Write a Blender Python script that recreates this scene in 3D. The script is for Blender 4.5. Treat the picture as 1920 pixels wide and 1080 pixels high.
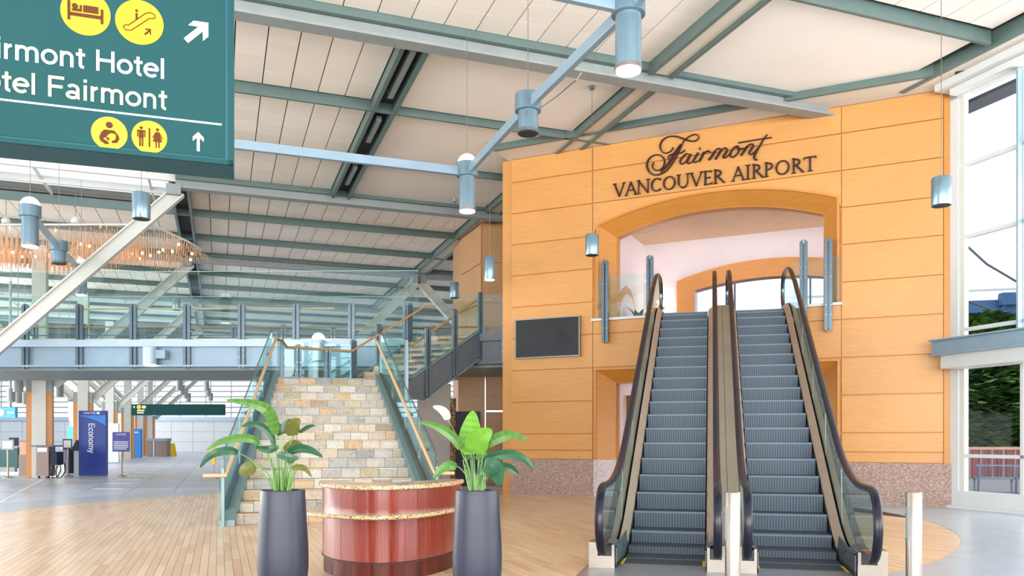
import bpy, math, random
from mathutils import Vector, Matrix
random.seed(7)
for _o in list(bpy.data.objects): bpy.data.objects.remove(_o)
SC = bpy.context.scene
COL = SC.collection
# ---------------------------------------------------------------- camera, world, light, exposure
F, CX, HZ, CH = 1500.0, 960.0, 825.0, 1.45          # focal in pixels, principal column, horizon row, camera height
_cd = bpy.data.cameras.new('camera'); CAM = bpy.data.objects.new('camera', _cd); COL.objects.link(CAM)
_cd.sensor_width = 36.0; _cd.lens = 36.0 * F / 1920.0; _cd.shift_y = (HZ - 540.0) / 1920.0
_cd.clip_start = 0.05; _cd.clip_end = 500
CAM.location = (0, 0, CH); CAM.rotation_euler = (math.radians(90), 0, 0)
SC.camera = CAM
W_ = bpy.data.worlds.new('world'); SC.world = W_; W_.use_nodes = True
_n = W_.node_tree.nodes; _l = W_.node_tree.links
_bg = _n['Background']
_tc = _n.new('ShaderNodeTexCoord'); _mp = _n.new('ShaderNodeMapping'); _nz = _n.new('ShaderNodeTexNoise'); _cr = _n.new('ShaderNodeValToRGB')
_mp.inputs['Scale'].default_value = (1, 1, 2.5); _nz.inputs['Scale'].default_value = 2.2; _nz.inputs['Detail'].default_value = 5
_cr.color_ramp.elements[0].position = .35; _cr.color_ramp.elements[0].color = (.70, .79, .97, 1)
_cr.color_ramp.elements[1].position = .65; _cr.color_ramp.elements[1].color = (.93, .95, 1.0, 1)
_l.new(_tc.outputs['Generated'], _mp.inputs['Vector']); _l.new(_mp.outputs[0], _nz.inputs['Vector'])
_l.new(_nz.outputs['Fac'], _cr.inputs['Fac']); _l.new(_cr.outputs['Color'], _bg.inputs['Color'])
_bg.inputs['Strength'].default_value = .8
SKY = _bg
def area_light(name, loc, rot, sx, sy, power, color=(1, 1, 1)):
    d = bpy.data.lights.new(name, 'AREA'); d.shape = 'RECTANGLE'; d.size = sx; d.size_y = sy; d.energy = power; d.color = color
    o = bpy.data.objects.new(name, d); o.location = loc; o.rotation_euler = rot; COL.objects.link(o); return o
SC.view_settings.view_transform = 'Standard'; SC.view_settings.look = 'None'
SC.view_settings.exposure = .98; SC.view_settings.gamma = 1.0; SC.view_settings.use_curve_mapping = False
# added fill lights outside the frame that brighten the hall in place of daylight
area_light('entrance_fill', (0, -12, 3.6), (math.radians(111), 0, 0), 44, 9, 6600, (1, .965, .92))  # added fill from behind the camera, tilted up to the ceiling
area_light('left_bay_fill', (-36, 22, 4), (math.radians(107), 0, math.radians(-90)), 50, 8, 6200, (1, .985, .97))  # unseen fill lamp on the left, no source modelled there
area_light('far_bay_fill', (-52, 66, 5), (math.radians(92), 0, math.radians(-90)), 70, 9, 4200, (1, .99, .98))  # added out of view to lift the dim far hall
area_light('window_side_fill', (17.5, 6, 4.2), (math.radians(98), 0, math.radians(100)), 22, 8, 2400, (.97, .98, 1))  # added lamp beyond the window wall, fills from the right
SC.cycles.max_bounces = 10; SC.cycles.diffuse_bounces = 5; SC.cycles.glossy_bounces = 4
SC.cycles.transparent_max_bounces = 24; SC.cycles.transmission_bounces = 6
SC.cycles.caustics_reflective = False; SC.cycles.caustics_refractive = False
SC.cycles.use_denoising = True
# ---------------------------------------------------------------- frames of reference
def P(px, py, Y): return Vector(((px - CX) / F * Y, Y, CH + (HZ - py) / F * Y))
def FL(px, py, z=0.0):
    Y = F * (CH - z) / (py - HZ); return Vector(((px - CX) / F * Y, Y, z))
WD = Vector((.906, -.4233, 0)); WN = Vector((.4233, .906, 0)); W0 = Vector((0, 21.62, 0)); WK = .906 * 21.62
def W(t, z, out=0.0): return W0 + WD * t - WN * out + Vector((0, 0, z))     # hotel wall: along, up, towards the hall
def wall_tz(px, py, out=0.0):
    a = (px - CX) / F; Y = (WK - out) / (WN.x * a + WN.y)
    p = Vector((a * Y, Y, CH + (HZ - py) / F * Y)); q = p - W0
    return q.dot(WD), p.z
G1 = Vector((.939, .3437, 0)); G2 = Vector((-.3437, .939, 0))
def G(u, s, z): return G1 * u + G2 * s + Vector((0, 0, z))
ER = Vector((.9703, -.2419, 0)); ED = Vector((.2419, .9703, 0)); E0 = Vector((1.263, 9.33, 0))
def E(a, d, z): return E0 + ER * a + ED * d + Vector((0, 0, z))
def proj(p): return CX + F * p[0] / p[1], HZ - F * (p[2] - CH) / p[1]
# ---------------------------------------------------------------- materials
def s2l(c):
    r = []
    for v in c:
        v /= 255.0; r.append(v / 12.92 if v <= .04045 else ((v + .055) / 1.055) ** 2.4)
    return (*r, 1.0)
class NT:
    def __init__(s, name):
        s.m = bpy.data.materials.new(name); s.m.use_nodes = True; s.t = s.m.node_tree; s.n = s.t.nodes; s.l = s.t.links
        s.b = s.n['Principled BSDF']
    def a(s, k, **kw):
        x = s.n.new(k)
        for i, v in kw.items():
            if i.startswith('_'): setattr(x, i[1:], v)
            else: x.inputs[i.replace('0', ' ')].default_value = v
        return x
    def pos(s, scale=(1, 1, 1), rot=0.0):
        g = s.a('ShaderNodeNewGeometry'); m = s.a('ShaderNodeMapping')
        m.inputs['Scale'].default_value = scale; m.inputs['Rotation'].default_value = (0, 0, rot)
        s.l.new(g.outputs['Position'], m.inputs['Vector']); return m.outputs[0]
    def noise(s, vec, sc, det=3, rough=.5):
        x = s.a('ShaderNodeTexNoise'); x.inputs['Scale'].default_value = sc; x.inputs['Detail'].default_value = det
        x.inputs['Roughness'].default_value = rough; s.l.new(vec, x.inputs['Vector']); return x.outputs['Fac']
    def ramp(s, fac, stops, interp='LINEAR'):
        r = s.a('ShaderNodeValToRGB'); r.color_ramp.interpolation = interp
        e = r.color_ramp.elements
        while len(e) < len(stops): e.new(.5)
        for i, (p, c) in enumerate(stops): e[i].position = p; e[i].color = c
        s.l.new(fac, r.inputs['Fac']); return r.outputs['Color']
    def mix(s, fac, a, b, mode='MIX'):
        x = s.a('ShaderNodeMix', _data_type='RGBA', _blend_type=mode)
        if isinstance(fac, float): x.inputs[0].default_value = fac
        else: s.l.new(fac, x.inputs[0])
        for i, v in ((6, a), (7, b)):
            if isinstance(v, tuple): x.inputs[i].default_value = v
            else: s.l.new(v, x.inputs[i])
        return x.outputs[2]
    def bump(s, h, st=.2, d=.02):
        x = s.a('ShaderNodeBump'); x.inputs['Strength'].default_value = st; x.inputs['Distance'].default_value = d
        s.l.new(h, x.inputs['Height']); s.l.new(x.outputs[0], s.b.inputs['Normal'])
    def set(s, col=None, rough=.5, metal=0.0, spec=None, coat=0.0):
        if col is not None:
            if isinstance(col, tuple): s.b.inputs['Base Color'].default_value = col
            else: s.l.new(col, s.b.inputs['Base Color'])
        s.b.inputs['Roughness'].default_value = rough; s.b.inputs['Metallic'].default_value = metal
        if spec is not None: s.b.inputs['Specular IOR Level'].default_value = spec
        if coat: s.b.inputs['Coat Weight'].default_value = coat; s.b.inputs['Coat Roughness'].default_value = .12
        return s.m
def scal(c, k): return (min(1, c[0] * k), min(1, c[1] * k), min(1, c[2] * k), 1)
def plain(name, rgb, rough=.5, metal=0.0, var=.06, sc=3.0, spec=None, coat=0.0):
    t = NT(name); c = s2l(rgb)
    f = t.noise(t.pos(), sc, 4)
    col = t.ramp(f, [(.3, scal(c, 1 - var)), (.7, scal(c, 1 + var))])
    return t.set(col, rough, metal, spec, coat)
def rndf(t):
    a = t.a('ShaderNodeAttribute'); a.attribute_name = 'rnd'; return a.outputs['Fac']
M = {}
def wood_panel(name, rgb, k=.10, rough=.42):
    t = NT(name); c = s2l(rgb); v = t.pos((1.2, 1.2, 16)); f = t.noise(v, 2.2, 6, .6)
    base = t.ramp(f, [(.25, scal(c, 1 - k)), (.75, scal(c, 1 + k))])
    f2 = t.noise(t.pos((.5, .5, .5)), 1.5, 2); c2 = t.ramp(f2, [(.3, (.93, .92, .9, 1)), (.7, (1, 1, 1, 1))])
    r = t.ramp(rndf(t), [(0, (.93, .93, .92, 1)), (1, (1, 1, 1, 1))])
    col = t.mix(1.0, t.mix(1.0, base, c2, 'MULTIPLY'), r, 'MULTIPLY')
    t.bump(f, .05, .004); return t.set(col, rough)
M['maple'] = wood_panel('maple_panel_wood', (208, 150, 84))
M['maple_dark'] = wood_panel('maple_frame_wood', (204, 138, 60))
M['tan_wood'] = wood_panel('tan_panel_wood', (196, 148, 100), .05)
M['orange_wood'] = wood_panel('orange_column_wood', (214, 146, 78), .08)
M['pale_ceiling'] = wood_panel('pale_ceiling_wood', (232, 196, 158), .05)
def speckle(name, stops, sc, rough=.5, bump=.0):
    t = NT(name); v = t.a('ShaderNodeTexVoronoi'); v.inputs['Scale'].default_value = sc
    t.l.new(t.pos(), v.inputs['Vector'])
    sx = t.a('ShaderNodeSeparateColor'); t.l.new(v.outputs['Color'], sx.inputs[0])
    col = t.ramp(sx.outputs[0], stops, 'CONSTANT')
    if bump: t.bump(v.outputs['Distance'], bump, .01)
    return t.set(col, rough)
M['granite'] = speckle('pink_aggregate_granite', [(0, s2l((124, 102, 92))), (.12, s2l((150, 124, 112))), (.5, s2l((166, 140, 128))), (.85, s2l((192, 170, 158)))], 62, .7, .1)
M['granite_pale'] = speckle('pale_aggregate_granite', [(0, s2l((176, 160, 166))), (.4, s2l((200, 188, 194))), (.8, s2l((216, 206, 210)))], 60, .5)
M['counter_stone'] = speckle('speckled_counter_granite', [(0, s2l((66, 50, 40))), (.10, s2l((160, 128, 88))), (.35, s2l((206, 180, 136))), (.65, s2l((226, 204, 164))), (.9, s2l((180, 140, 90)))], 110, .18)
# slate tiles
t = NT('slate_tile'); f = rndf(t)
base = t.ramp(f, [(0, s2l((186, 180, 168))), (.12, s2l((168, 160, 144))), (.24, s2l((192, 172, 144))), (.34, s2l((150, 152, 150))), (.46, s2l((206, 200, 188))), (.58, s2l((196, 156, 104))), (.66, s2l((168, 150, 116))), (.76, s2l((186, 180, 176))), (.86, s2l((112, 122, 132))), (.91, s2l((210, 186, 164))), (.97, s2l((148, 118, 78)))], 'CONSTANT')
n1 = t.noise(t.pos((1, 1, 1)), 5, 6, .65); n2 = t.noise(t.pos((1, 1, 1)), 22, 4)
base = t.mix(.32, base, t.ramp(n1, [(.35, s2l((150, 142, 126))), (.5, s2l((206, 198, 184))), (.65, s2l((200, 168, 122)))]))
base = t.mix(1.0, base, t.ramp(n2, [(.3, (.8, .8, .8, 1)), (.65, (1, 1, 1, 1))]), 'MULTIPLY')
t.bump(n1, .3, .01); M['slate'] = t.set(base, .55)
# maple floor strips
t = NT('maple_floor_plank'); f = rndf(t)
base = t.ramp(f, [(0, s2l((222, 184, 144))), (.35, s2l((236, 202, 162))), (.7, s2l((244, 214, 178))), (1, s2l((228, 192, 154)))])
n1 = t.noise(t.pos((14, 1.2, 1), -.35), 2, 5, .6)
base = t.mix(1.0, base, t.ramp(n1, [(.3, (.9, .88, .85, 1)), (.7, (1, 1, 1, 1))]), 'MULTIPLY')
M['plank'] = t.set(base, .28, 0, .5)
# terrazzo tile
t = NT('grey_terrazzo_tile'); f = rndf(t)
base = t.ramp(f, [(0, s2l((196, 202, 210))), (.5, s2l((206, 211, 218))), (.9, s2l((214, 218, 224))), (.95, s2l((210, 196, 192)))])
n1 = t.noise(t.pos(), 1.3, 5, .6); n2 = t.noise(t.pos(), 60, 2)
base = t.mix(1.0, base, t.ramp(n1, [(.3, (.88, .88, .89, 1)), (.7, (1, 1, 1, 1))]), 'MULTIPLY')
base = t.mix(1.0, base, t.ramp(n2, [(.35, (.9, .9, .9, 1)), (.6, (1, 1, 1, 1))]), 'MULTIPLY')
M['terrazzo'] = t.set(base, .32)
M['terrazzo_ring'] = plain('dark_terrazzo_border', (178, 184, 190), .3, 0, .1, 4)
M['grout'] = plain('floor_joint', (150, 148, 145), .8)
t = NT('acoustic_ceiling_tile'); f = rndf(t)
base = t.ramp(f, [(0, s2l((234, 226, 214))), (1, s2l((243, 236, 226)))]); n1 = t.noise(t.pos(), 140, 2)
t.bump(n1, .1, .003); M['ctile'] = t.set(base, .9)
M['smooth_ceiling'] = plain('smooth_cream_ceiling', (240, 232, 222), .85, 0, .02, 1)
M['ceiling_joint'] = plain('ceiling_joint_backing', (118, 110, 100), .9)  # grey-brown backing seen between the ceiling tiles
M['soffit'] = plain('white_soffit_paint', (216, 212, 202), .7, 0, .02, 1)
M['green_steel'] = plain('grey_green_painted_steel', (92, 112, 108), .4, .1)
M['grey_steel'] = plain('light_grey_painted_steel', (142, 150, 149), .45, .1)
M['dark_slot'] = plain('dark_slot_interior', (44, 46, 50), .7)
M['cream_beam'] = plain('cream_painted_beam', (222, 214, 196), .55, 0, .03)
M['blue_steel'] = plain('blue_grey_painted_steel', (140, 164, 180), .38, .15, .05)
M['blue_steel_light'] = plain('pale_blue_painted_steel', (170, 190, 204), .38, .1, .04)
M['lamp_steel'] = plain('blue_grey_lamp_enamel', (118, 144, 156), .25, .45, .04)
M['post_steel'] = plain('slate_blue_post_steel', (96, 112, 122), .3, .5, .05)
M['stringer'] = plain('grey_green_stringer_steel', (118, 142, 144), .35, .2, .04)
M['girder_grey'] = plain('grey_green_girder_steel', (128, 142, 144), .5, .1)
M['dark_steel'] = plain('dark_grey_painted_steel', (92, 98, 104), .45, .2, .05)
M['white_steel'] = plain('white_painted_steel', (206, 206, 198), .45, .05, .03)
M['white_paint'] = plain('white_window_paint', (206, 210, 210), .5, 0, .02)
M['white_wall'] = plain('white_wall_paint', (218, 208, 212), .7, 0, .02)
M['grey_wall'] = plain('warm_grey_wall_paint', (168, 160, 154), .7, 0, .04)
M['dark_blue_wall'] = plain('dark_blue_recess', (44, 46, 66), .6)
M['stainless'] = plain('brushed_stainless_steel', (142, 135, 126), .36, .8, .06, 6)
M['beige_metal'] = plain('bronze_satin_deck_metal', (190, 160, 142), .4, .35, .06, 2)
M['chrome'] = plain('polished_steel', (180, 182, 186), .2, 1.0, .02)
M['rubber'] = plain('navy_black_handrail_rubber', (22, 22, 36), .3, 0, .1, 5, .4, .05)
M['black'] = plain('black_plastic', (24, 24, 28), .35)
M['screen'] = plain('black_screen_glass', (26, 26, 26), .12, 0, .2, .8)
M['rail_wood'] = wood_panel('maple_handrail_wood', (222, 186, 142), .06)
M['rail_brown'] = wood_panel('amber_handrail_wood', (190, 146, 92), .06)
M['letter'] = plain('dark_bronze_letter', (58, 30, 24), .4, .3)
t = NT('mahogany_veneer'); v = t.pos((26, 26, .7)); f = t.noise(v, 2.0, 5, .6)
base = t.ramp(f, [(.25, s2l((100, 38, 28))), (.55, s2l((132, 54, 40))), (.8, s2l((152, 70, 52)))])
M['mahogany'] = t.set(base, .2, 0, .5, .35)
M['seam'] = plain('dark_seam', (60, 24, 20), .6)
M['planter'] = plain('matt_charcoal_planter', (34, 38, 54), .42, .03, .05, 4)
M['soil'] = plain('potting_soil', (50, 38, 30), .95, 0, .3, 40)
def leafm(name, c1, c2, rough=.35):
    t = NT(name); n = t.noise(t.pos(), 12, 4)
    t2 = t.a('ShaderNodeAttribute'); t2.attribute_name = 'rnd'
    wv = t.a('ShaderNodeMath', _operation='FRACT'); t.l.new(t2.outputs['Fac'], wv.inputs[0])
    col = t.mix(n, s2l(c1), s2l(c2)); vein = t.ramp(wv.outputs[0], [(0, (1.0, 1.0, 1.0, 1)), (.5, (.78, .85, .75, 1)), (1, (1, 1, 1, 1))])
    t.b.inputs['Subsurface Weight'].default_value = .0
    return t.set(t.mix(1.0, col, vein, 'MULTIPLY'), rough)
M['leaf_dark'] = leafm('dark_glossy_leaf', (14, 60, 40), (46, 98, 60))
M['leaf_mid'] = leafm('mid_green_leaf', (52, 94, 28), (92, 134, 50))
M['leaf_light'] = leafm('bright_green_leaf', (78, 134, 26), (120, 166, 54))
M['leaf_brown'] = leafm('olive_leaf', (78, 84, 26), (112, 110, 44))
M['stem'] = plain('pale_green_stem', (96, 140, 62), .4, 0, .2, 20)
M['petal'] = plain('white_flower_petal', (240, 236, 222), .5)
M['sign_green'] = plain('teal_green_sign_face', (0, 64, 66), .85, 0, .03)
M['sign_dark'] = plain('dark_teal_sign_case', (0, 82, 92), .6, 0, .03)
def emit(name, rgb, st):
    t = NT(name); c = s2l(rgb); t.b.inputs['Base Color'].default_value = c
    t.b.inputs['Emission Color'].default_value = c; t.b.inputs['Emission Strength'].default_value = st; t.b.inputs['Roughness'].default_value = .5
    return t.m
M['sign_white'] = emit('backlit_white_lettering', (240, 248, 255), .12)
M['sign_cream'] = emit('backlit_cream_lettering', (240, 236, 176), .06)
M['sign_yellow'] = emit('backlit_yellow_disc', (236, 190, 0), .08)
M['icon_brown'] = plain('brown_pictogram', (84, 40, 4), .9)
M['lamp_glow'] = emit('lit_lamp_lens', (255, 246, 224), 6.0)
M['dome_glow'] = emit('lit_frosted_dome', (255, 244, 220), 2.2)
M['bulb'] = emit('warm_bulb', (255, 190, 110), 9.0)
M['banner_blue'] = plain('royal_blue_banner', (4, 50, 140), .4, 0, .06, 1)
M['banner_light'] = plain('bright_blue_banner', (24, 126, 214), .4, 0, .04, 1)
M['banner_purple'] = plain('indigo_sign_board', (54, 56, 140), .4, 0, .05, 2)
M['cyan'] = plain('cyan_hanging_sign', (40, 168, 204), .4)
M['white_print'] = plain('white_print', (236, 240, 246), .5, 0, .01)
M['paper'] = plain('lilac_white_panel', (214, 218, 240), .5, 0, .03)
M['yellow'] = plain('yellow_plastic', (240, 206, 24), .5)
M['taupe'] = plain('taupe_podium_laminate', (142, 122, 112), .5)
M['salmon'] = plain('salmon_laminate', (214, 164, 134), .5)
M['dark_cloth'] = plain('dark_navy_fabric', (28, 40, 66), .8, 0, .3, 20)
M['teal_plastic'] = plain('dark_teal_plastic', (20, 84, 86), .5)
M['crystal'] = plain('pale_amber_glass_rod', (226, 178, 140), .2, .2, .1, 6)
M['mosaic'] = speckle('brown_mosaic', [(0, s2l((60, 38, 26))), (.4, s2l((122, 78, 40))), (.8, s2l((160, 118, 70)))], 26, .6)
M['asphalt'] = plain('pale_paving', (178, 182, 190), .8, 0, .08, 2)
t = NT('red_brick_wall'); br = t.a('ShaderNodeTexBrick'); br.inputs['Scale'].default_value = 4.0
br.inputs['Color1'].default_value = s2l((150, 96, 92)); br.inputs['Color2'].default_value = s2l((128, 78, 78)); br.inputs['Mortar'].default_value = s2l((170, 150, 146))
t.l.new(t.pos(), br.inputs['Vector']); M['brick'] = t.set(br.outputs['Color'], .85)
M['foliage'] = plain('conifer_foliage', (96, 140, 64), .8, 0, .5, 3)
M['foliage2'] = plain('dark_conifer_foliage', (72, 116, 66), .8, 0, .4, 3)
M['bark'] = plain('tree_bark', (84, 72, 60), .9, 0, .2, 8)
M['building_blue'] = plain('blue_metal_roof', (60, 96, 136), .5, .2, .1, .6)
M['bench_grey'] = plain('grey_metal_bench', (104, 118, 136), .45, .3, .08, 5)
def glassm(name, tint, refl=.12, rough=.02):
    t = NT(name); out = t.n['Material Output']; t.n.remove(t.b)
    tr = t.a('ShaderNodeBsdfTransparent'); tr.inputs[0].default_value = (*tint, 1)
    gl = t.a('ShaderNodeBsdfGlossy'); gl.inputs['Color'].default_value = (.9, .97, 1, 1); gl.inputs['Roughness'].default_value = rough
    lw = t.a('ShaderNodeLayerWeight'); lw.inputs[0].default_value = .12
    ml = t.a('ShaderNodeMath', _operation='MULTIPLY_ADD'); ml.inputs[1].default_value = .42 if refl > .1 else .25; ml.inputs[2].default_value = refl * .25 if refl > .1 else 0.0
    t.l.new(lw.outputs['Fresnel'], ml.inputs[0])
    mx = t.a('ShaderNodeMixShader'); t.l.new(ml.outputs[0], mx.inputs[0]); t.l.new(tr.outputs[0], mx.inputs[1]); t.l.new(gl.outputs[0], mx.inputs[2])
    t.l.new(mx.outputs[0], out.inputs['Surface']); return t.m
M['glass'] = glassm('clear_greenish_glass', (.90, .965, .955))
M['glass_teal'] = glassm('teal_edge_glass', (.80, .93, .92))
M['glass_clear'] = glassm('clear_window_glass', (.97, .98, .99), .06)
M['glass_edge'] = plain('green_glass_edge', (150, 200, 190), .15, 0, .05)
# escalator step metal with fine ribs running along the travel direction
t = NT('ribbed_step_metal'); m = t.pos((1, 1, 1), math.radians(14.0)); sx = t.a('ShaderNodeSeparateXYZ'); t.l.new(m, sx.inputs[0])
mt = t.a('ShaderNodeMath', _operation='MULTIPLY'); mt.inputs[1].default_value = 2 * math.pi / .036; t.l.new(sx.outputs[0], mt.inputs[0])
sn = t.a('ShaderNodeMath', _operation='SINE'); t.l.new(mt.outputs[0], sn.inputs[0])
mr = t.a('ShaderNodeMapRange'); mr.inputs[1].default_value = -1; mr.inputs[2].default_value = 1; t.l.new(sn.outputs[0], mr.inputs[0])
col = t.ramp(mr.outputs[0], [(.1, s2l((42, 50, 62))), (.6, s2l((70, 80, 92)))])
M['step'] = t.set(col, .5, .3)
M['step_edge'] = plain('lighter_step_edge', (88, 98, 110), .45, .3)  # lighter nosing strip that sets the steps apart
M['step_grey'] = plain('ribbed_landing_plate', (168, 172, 178), .35, .7, .06, 5)
# ---------------------------------------------------------------- mesh builder
WOFF = {}
class MB:
    def __init__(s): s.v = []; s.f = []; s.r = []
    def add(s, vs, fs, r=0.0):
        o = len(s.v); s.v += [tuple(v) for v in vs]; s.f += [tuple(i + o for i in f) for f in fs]; s.r += [r] * len(fs); return s
    def obox(s, o, a, b, c, r=0.0):
        o, a, b, c = Vector(o), Vector(a), Vector(b), Vector(c)
        vs = [o, o + a, o + a + b, o + b, o + c, o + a + c, o + a + b + c, o + b + c]
        return s.add(vs, [(0, 3, 2, 1), (4, 5, 6, 7), (0, 1, 5, 4), (1, 2, 6, 5), (2, 3, 7, 6), (3, 0, 4, 7)], r)
    def box(s, x0, x1, y0, y1, z0, z1, r=0.0): return s.obox((x0, y0, z0), (x1 - x0, 0, 0), (0, y1 - y0, 0), (0, 0, z1 - z0), r)
    def prism(s, poly, ext, r=0.0):
        n = len(poly); e = Vector(ext); a = [Vector(p) for p in poly]; b = [p + e for p in a]
        fs = [tuple(range(n))[::-1], tuple(range(n, 2 * n))] + [(i, (i + 1) % n, n + (i + 1) % n, n + i) for i in range(n)]
        return s.add(a + b, fs, r)
    def bar(s, p, q, w, h, up=(0, 0, 1), r=0.0):
        p, q = Vector(p), Vector(q); d = (q - p).normalized(); x = d.cross(Vector(up))
        if x.length < 1e-4: x = Vector((1, 0, 0))
        x.normalize(); y = x.cross(d).normalized()
        return s.obox(p - x * w / 2 - y * h / 2, x * w, y * h, q - p, r)
    def tube(s, pts, rad, n=8, cap=True, up=None, ry=None):
        pts = [Vector(p) for p in pts]; rings = []
        for i, p in enumerate(pts):
            d = (pts[min(i + 1, len(pts) - 1)] - pts[max(i - 1, 0)]).normalized()
            u = Vector(up) if up else (Vector((0, 0, 1)) if abs(d.z) < .95 else Vector((1, 0, 0)))
            x = d.cross(u).normalized(); y = x.cross(d).normalized()
            ra = rad[i] if isinstance(rad, (list, tuple)) else rad; rb = ry if ry else ra
            rings.append([p + x * ra * math.cos(2 * math.pi * k / n) + y * rb * math.sin(2 * math.pi * k / n) for k in range(n)])
        vs = [v for r_ in rings for v in r_]; fs = []
        for i in range(len(pts) - 1):
            for k in range(n): fs.append((i * n + k, i * n + (k + 1) % n, (i + 1) * n + (k + 1) % n, (i + 1) * n + k))
        if cap: fs += [tuple(range(n))[::-1], tuple(range(len(vs) - n, len(vs)))]
        return s.add(vs, fs)
    def lathe(s, prof, c=(0, 0, 0), n=28):
        c = Vector(c); vs = []; fs = []
        for r_, z in prof:
            for k in range(n): vs.append(c + Vector((r_ * math.cos(2 * math.pi * k / n), r_ * math.sin(2 * math.pi * k / n), z)))
        for i in range(len(prof) - 1):
            for k in range(n): fs.append((i * n + k, i * n + (k + 1) % n, (i + 1) * n + (k + 1) % n, (i + 1) * n + k))
        fs += [tuple(range(n))[::-1], tuple(range(len(vs) - n, len(vs)))]
        return s.add(vs, fs)
    def grid(s, rows, close=False, r=0.0):
        m = len(rows[0]); vs = [v for q in rows for v in q]; fs = []
        for i in range(len(rows) - 1):
            for k in range(m - 1): fs.append((i * m + k, i * m + k + 1, (i + 1) * m + k + 1, (i + 1) * m + k))
        return s.add(vs, fs, r)
    def build(s, name, mat, parent=None, smooth=False, off=None):
        if parent is not None: off = WOFF.get(parent.name, Vector((0, 0, 0)))
        elif off is None:
            xs, ys, zs = zip(*s.v); off = Vector(((min(xs) + max(xs)) / 2, (min(ys) + max(ys)) / 2, min(zs)))
        me = bpy.data.meshes.new(name); me.from_pydata([tuple(Vector(v) - off) for v in s.v], [], s.f); me.update()
        at = me.attributes.new('rnd', 'FLOAT', 'FACE'); at.data.foreach_set('value', s.r)
        me.materials.append(M[mat] if isinstance(mat, str) else mat)
        if smooth:
            me.polygons.foreach_set('use_smooth', [True] * len(me.polygons))
            try: me.set_sharp_from_angle(angle=math.radians(38))
            except Exception: pass
        o = bpy.data.objects.new(name, me); COL.objects.link(o)
        if parent is not None: o.parent = parent
        else: o.location = off
        WOFF[o.name] = off; return o
def tag(o, label=None, cat=None, group=None, kind=None):
    if label: o['label'] = label
    if cat: o['category'] = cat
    if group: o['group'] = group
    if kind: o['kind'] = kind
    return o
def thing(name, label, cat, loc=(0, 0, 0), rotz=0.0, group=None, local=False):
    o = bpy.data.objects.new(name, None); COL.objects.link(o); o.location = loc; o.rotation_euler = (0, 0, rotz); o.empty_display_size = .2
    WOFF[o.name] = Vector((0, 0, 0)) if local else Vector(loc)
    return tag(o, label, cat, group)
def copy_tree(o, parent=None):
    c = o.copy(); COL.objects.link(c)
    if parent is not None: c.parent = parent
    for ch in list(o.children): copy_tree(ch, c)
    return c
def struct(name, mb, mat, **k): return tag(mb.build(name, mat, **k), kind='structure')
def text_mesh(txt):
    c = bpy.data.curves.new('t', 'FONT'); c.body = txt; c.size = 1.0
    o = bpy.data.objects.new('t', c); COL.objects.link(o)
    dg = bpy.context.evaluated_depsgraph_get(); dg.update()
    me = bpy.data.meshes.new_from_object(o.evaluated_get(dg))
    vs = [(v.co.x, v.co.y) for v in me.vertices]; fs = [tuple(p.vertices) for p in me.polygons]
    bpy.data.objects.remove(o); bpy.data.curves.remove(c); bpy.data.meshes.remove(me)
    return vs, fs
def text_w(txt):
    vs, _ = text_mesh(txt); xs = [v[0] for v in vs]; return min(xs), max(xs)
def put_text(mb, txt, org, ax, up, nrm, sx, sy, depth=.004):
    vs, fs = text_mesh(txt); org, ax, up, nrm = map(Vector, (org, ax, up, nrm))
    fr = [org + ax * (x * sx) + up * (y * sy) + nrm * depth for x, y in vs]
    mb.add(fr, fs); return mb
def stroke(mb, pts, widths, to3, ext, sub=6):
    """ribbon along a smooth path given in 2-D, width per point, lifted to 3-D by to3 and extruded by ext"""
    n = len(pts); q = []; ws = []
    if not isinstance(widths, (list, tuple)): widths = [widths] * n
    for i in range(n - 1):
        p0, p1, p2, p3 = pts[max(i - 1, 0)], pts[i], pts[i + 1], pts[min(i + 2, n - 1)]
        for k in range(sub):
            t_ = k / sub
            q.append(tuple(.5 * (2 * p1[c] + (p2[c] - p0[c]) * t_ + (2 * p0[c] - 5 * p1[c] + 4 * p2[c] - p3[c]) * t_ ** 2 + (3 * p1[c] - p0[c] - 3 * p2[c] + p3[c]) * t_ ** 3) for c in (0, 1)))
            ws.append(widths[i] * (1 - t_) + widths[i + 1] * t_)
    q.append(pts[-1]); ws.append(widths[-1]); L = []; R = []
    for i, p in enumerate(q):
        a, b = q[max(i - 1, 0)], q[min(i + 1, len(q) - 1)]
        dx, dy = b[0] - a[0], b[1] - a[1]; l = math.hypot(dx, dy) or 1
        nx, ny = -dy / l * ws[i] / 2, dx / l * ws[i] / 2
        L.append(to3(p[0] + nx, p[1] + ny)); R.append(to3(p[0] - nx, p[1] - ny))
    e = Vector(ext)
    vs = L + R + [Vector(v) + e for v in L] + [Vector(v) + e for v in R]; m = len(q); fs = []
    for i in range(m - 1):
        fs += [(i, i + 1, m + i + 1, m + i), (2 * m + i, 3 * m + i, 3 * m + i + 1, 2 * m + i + 1),
               (i, 2 * m + i, 2 * m + i + 1, i + 1), (m + i, m + i + 1, 3 * m + i + 1, 3 * m + i)]
    fs += [(0, m, 3 * m, 2 * m), (m - 1, 3 * m - 1, 4 * m - 1, 2 * m - 1)]
    mb.add(vs, fs)
def clip(poly, nx, ny, d):
    """keep the part with nx*x+ny*y <= d"""
    out = []
    for i in range(len(poly)):
        a, b = poly[i], poly[(i + 1) % len(poly)]
        da, db = nx * a[0] + ny * a[1] - d, nx * b[0] + ny * b[1] - d
        if da <= 0: out.append(a)
        if (da < 0 < db) or (db < 0 < da):
            k = da / (da - db); out.append((a[0] + (b[0] - a[0]) * k, a[1] + (b[1] - a[1]) * k))
    return out
def ordinal(i): return ['first', 'second', 'third', 'fourth', 'fifth', 'sixth', 'seventh', 'eighth', 'ninth', 'tenth', 'eleventh', 'twelfth'][i]
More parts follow.
